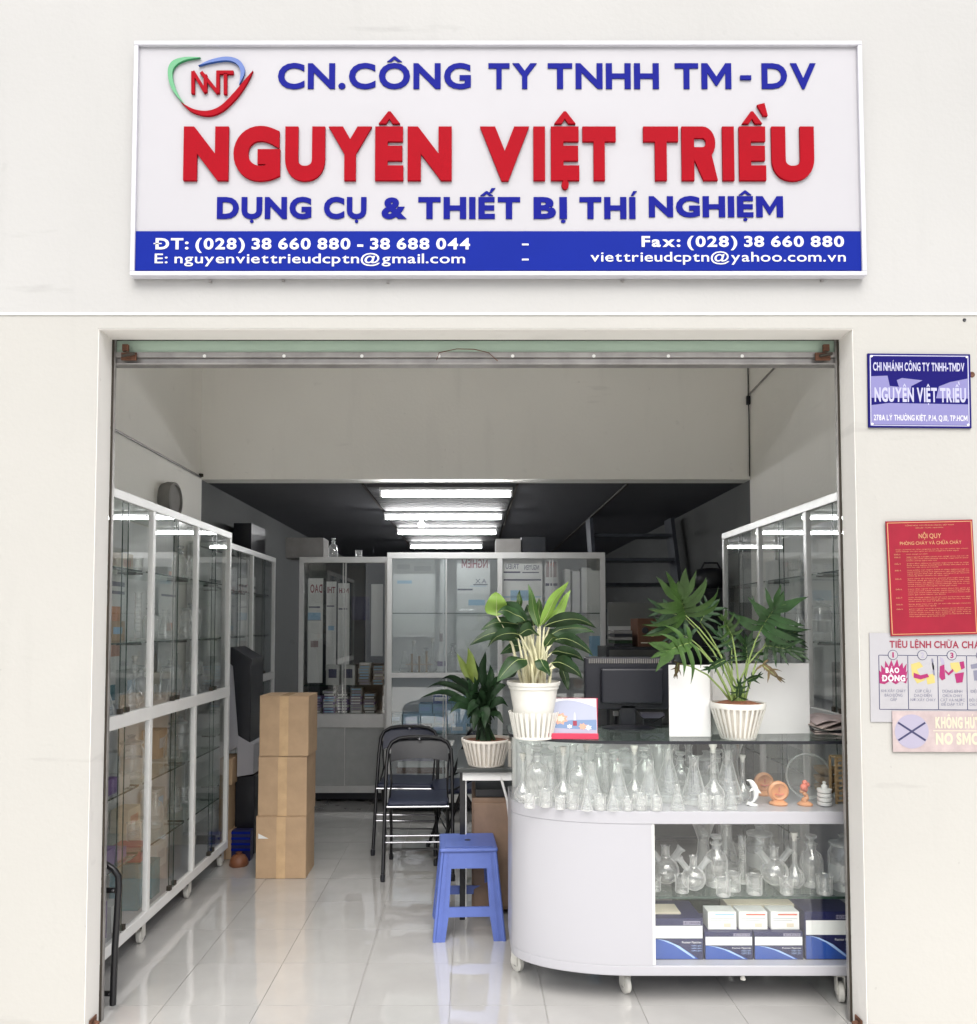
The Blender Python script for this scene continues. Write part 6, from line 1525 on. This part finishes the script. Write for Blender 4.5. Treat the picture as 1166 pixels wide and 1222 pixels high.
for row, z in enumerate((.621, .70, .78, .86)):
    u = 465
    while u < 560:
        wv = r_.uniform(14, 22)
        if row < 2 or 500 < u < 560:
            t, w_, d_, h_ = carton('blue_packet', '%s blue carton, %s row up at the foot of the white back cabinet' % (['leftmost', 'second', 'third', 'fourth', 'fifth', 'sixth', 'seventh'][k % 7], ('bottom', 'second', 'third', 'top')[row]), 'box', AX(u, 6.28), AX(min(u+wv, 562), 6.28), CY+6.22, CY+6.4, z, z+.077, r_.choice(['teal', 'bluestreak', 'skyblue', 'bluebox']), 'blue cartons in the white back cabinet')
            f = MB(); f.box(-w_*.8, w_*.6, -d_-.0006, -d_-.0001, h_*.3, h_*.7, r_.choice(['cyan', 'paper', 'skyblue'])); obj('label', f, t)
        u += wv+1; k += 1
    k = 0
for k in range(8):
    z = .146+.05*k
    carton('paper_pack', '%s pack from the floor in the paper stack behind the folding chairs' % ('first', 'second', 'third', 'fourth', 'fifth', 'sixth', 'seventh', 'eighth')[k], 'paper pack', AX(474, 6.28)+.01*(k % 3), AX(532, 6.28), CY+6.22, CY+6.4, z, z+.047, ('paper', 'beige', 'paper', 'card_dk', 'paper', 'lilac', 'paper', 'beige')[k], 'paper packs in the white back cabinet')

# ------------------------------------------------------------------ contents of the left cabinets
CX = LX-.16        # middle of the cabinet
def bay_y(k): return .24+.592*k
for z, items in ((1.7605, ((2, .15, 'reagent_bottle'), (2, .4, 'conical_flask'), (1, .3, 'beaker'))), (1.4205, ((1, .2, 'measuring_cylinder'), (1, .42, 'reagent_bottle'), (2, .1, 'conical_flask'), (2, .25, 'conical_flask'), (2, .42, 'glass_jar'))),
                 (1.0885, ((1, .12, 'conical_flask'), (1, .24, 'volumetric_flask'), (1, .38, 'reagent_bottle'), (1, .5, 'beaker'), (2, .12, 'glass_jar'), (2, .25, 'measuring_cylinder'), (2, .38, 'conical_flask'), (2, .5, 'glass_jar'), (0, .3, 'glass_jar'), (0, .45, 'conical_flask'))),
                 (.7405, ((1, .15, 'glass_jar'), (2, .15, 'reagent_bottle'), (2, .35, 'glass_jar'), (0, .4, 'conical_flask'))), (.4205, ((1, .2, 'beaker'), (2, .2, 'conical_flask'), (2, .42, 'beaker'), (1, .45, 'reagent_bottle')))):
    for i, (b_, dy, kd) in enumerate(items):
        hz = {1.7605: 'top shelf', 1.4205: 'second shelf', 1.0885: 'middle deck', .7405: 'upper low shelf', .4205: 'lowest shelf'}[z]
        glassware(kd, CX-.03*(i % 3), bay_y(b_)+dy, z, 1.2, f'{SAY[kd]}, {ORD[i].replace("leftmost", "first")} along the left cabinet {hz}', 'glassware in the left wall cabinet')
def wall_sheet(label, y0, y1, z0, z1, mats, x=None, group='sheets standing in the left wall cabinet'):
    x = LX-.30 if x is None else x
    t = thing('display_sheet', label, 'sheet', (x, (y0+y1)/2, z0), 0, group); h = (y1-y0)/2
    f_ = MB(); f_.box(0, .004, -h, h, 0, z1-z0, 'paper'); obj('sheet', f_, t)
    for (p0, p1, q0, q1, m_) in mats:
        f_ = MB(); f_.box(.0045, .005, -h+2*h*p0, -h+2*h*p1, (z1-z0)*(1-q1), (z1-z0)*(1-q0), m_); obj('printed_block', f_, t)
wall_sheet('white printed sheet with orange block in the second bay of the left cabinet', .92, 1.20, 1.10, 1.90, [(.1, .8, .05, .1, 'inkred'), (.1, .9, .22, .25, 'ink_g'), (.1, .9, .28, .30, 'ink_g'), (.05, .75, .38, .55, 'orange'), (.05, .75, .56, .70, 'peach'), (.1, .6, .88, .98, 'teal')])
wall_sheet('white sheet with pale blue lines in the nearest bay of the left cabinet', .32, .68, 1.10, 1.90, [(.1, .8, .2, .22, 'skyblue'), (.1, .9, .35, .37, 'ink_g'), (.1, .9, .5, .52, 'skyblue'), (.1, .9, .85, .98, 'teal')])
wall_sheet('plain pale board in the farthest bay of the left cabinet', 1.62, 1.9, 1.10, 1.75, [(.1, .9, .1, .12, 'ink_g')])
G_ = 'small cartons in the left wall cabinet'
for k, (b_, dy, z, h, m_, lb) in enumerate(((0, .36, .4205, .08, 'purple', 'purple carton on the lowest glass shelf near the opening'), (0, .48, .4205, .05, 'purple', 'low purple carton on the lowest glass shelf'), (0, .38, .7405, .07, 'purple', 'purple carton on the shelf below the middle rail'), (0, .5, .7405, .06, 'grey_pan', 'grey carton on the shelf below the middle rail'),
                                     (0, .3, .1205, .16, 'purple', 'purple carton on the floor of the left cabinet'), (0, .44, .1205, .12, 'grey_pan', 'grey carton on the floor of the left cabinet near the black tube frame'), (1, .12, .1205, .22, 'teal', 'teal carton on the floor of the left cabinet'), (1, .28, .1205, .18, 'teal', 'second teal carton deeper on the floor of the left cabinet'), (1, .14, .344, .08, 'inkred', 'red carton on top of the teal carton in the left cabinet'))):
    y = bay_y(b_)+dy; carton('small_carton', lb, 'box', LX-.22, LX-.08, y-.05, y+.05, z, z+h, m_, G_)
carton('white_block', 'white foam block on the middle deck at the far end of the left cabinet', 'block', LX-.30, LX-.10, 1.80, 1.99, 1.0, 1.06, 'whitebox') if 0 else None
# ------------------------------------------------------------------ contents of the right wall cabinet (upper part shows)
def rsheet(label, y0, y1, z0, z1, mats=()):
    x = RX+.26
    t = thing('display_sheet', label, 'sheet', (x, (y0+y1)/2, z0), 0, 'sheets standing in the right wall cabinet'); h = (y1-y0)/2
    f_ = MB(); f_.box(-.004, 0, -h, h, 0, z1-z0, 'paper'); obj('sheet', f_, t)
    for (p0, p1, q0, q1, m_) in mats:
        f_ = MB(); f_.box(-.005, -.0045, -h+2*h*p0, -h+2*h*p1, (z1-z0)*(1-q1), (z1-z0)*(1-q0), m_); obj('printed_block', f_, t)
rsheet('large white sheet in the farthest bay of the right cabinet', 1.50, 2.0, 1.10, 1.90)
rsheet('white sheet in the middle bay of the right cabinet behind the split leaves', .92, 1.36, 1.12, 1.88, [(.1, .5, .3, .6, 'paper')])
rsheet('white sheet in the nearest bay of the right cabinet', .5, .78, 1.2, 1.90, [(.1, .9, .4, .42, 'ink_g'), (.1, .9, .55, .57, 'ink_g')])
for i, (y, z, kd) in enumerate(((1.0, 1.4205, 'glass_jar'), (1.25, 1.4205, 'conical_flask'), (.6, 1.4205, 'reagent_bottle'), (.7, 1.0885, 'glass_jar'), (1.6, 1.0885, 'measuring_cylinder'), (1.3, 1.7605, 'beaker'), (.6, 1.7605, 'conical_flask'))):
    glassware(kd, RX+.14, y, z, 1.2, f'{SAY[kd]}, {ORD[i].replace("leftmost", "first")} piece in the right wall cabinet', 'glassware in the right wall cabinet')
carton('dark_binder_box', 'dark grey case on the middle deck of the right cabinet beside the newspapers', 'case', RX+.05, RX+.2, .42, .70, 1.0885, 1.33, 'greycard')
# second left cabinet : tall pale cards standing in for whitish reflections in the glass
for i, (y0, y1) in enumerate(((2.38, 2.62), (2.70, 2.86), (3.05, 3.25), (3.34, 3.5))):
    t = thing('display_sheet', ('nearest', 'second', 'third', 'farthest')[i]+' tall white card copying a reflection in the deeper left glass cabinet', 'sheet', (-1.80, (y0+y1)/2, 1.10), 0, 'tall cards copying reflections in the deeper left cabinet'); h = (y1-y0)/2
    f = MB(); f.box(0, .004, -h, h, 0, .80, 'paper'); obj('sheet', f, t)
    f = MB(); f.box(.0045, .005, -h, h, .70, .72, 'black'); f.box(.0045, .005, -h, h, .66, .67, 'black'); obj('printed_block', f, t)

sheet('wide white sheet added to brighten the left end of the white back cabinet', 468, 519, 664, 760, 6.30, None, bars=[(.1, .4, .10, .16, 'print_w'), (.5, .9, .12, .18, 'print_w'), (.1, .45, .3, .34, 'skyblue')])  # extra white sheet put in to brighten the pale panes
sheet('narrow bright white strip copying a reflection near the left of the white back cabinet', 525, 533, 664, 756, 6.20, None, name='white_board', cat='board')  # this strip copies a white reflection on the glass
r_ = random.Random(21)
WORDS = ('beige', 'white', 'grey', 'brown')
MT = {'beige': 'beige', 'white': 'paper', 'grey': 'grey_pan', 'brown': 'card'}
k = 0
for b_, bn in ((0, 'nearest'), (1, 'middle'), (2, 'farthest')):
    for z, zn, zh in ((.1205, 'floor', .26), (.4205, 'lowest shelf', .24), (.7405, 'upper low shelf', .24), (1.0885, 'middle deck', .25), (1.4205, 'third shelf', .28), (1.7605, 'top shelf', .24)):
        if b_ == 0 and z > 1: continue
        c_ = WORDS[k % 4]; k += 1
        y = bay_y(b_)+.12+r_.uniform(0, .30); w2 = r_.uniform(.05, .08); h = r_.uniform(.3, .75)*zh
        t, w_, d_, h_ = carton('stock_carton', f'{c_} stock carton on the {zn}, {bn} bay of the left cabinet', 'box', LX-.34, LX-.245, y-w2, y+w2, z, z+h, MT[c_], 'stock cartons at the back of the left cabinet')
        f = MB(); f.box(w_+.0001, w_+.0006, -d_*.7, d_*.6, h_*.35, h_*.7, r_.choice(['skyblue', 'print_w', 'ink_g', 'peach'])); obj('label', f, t)
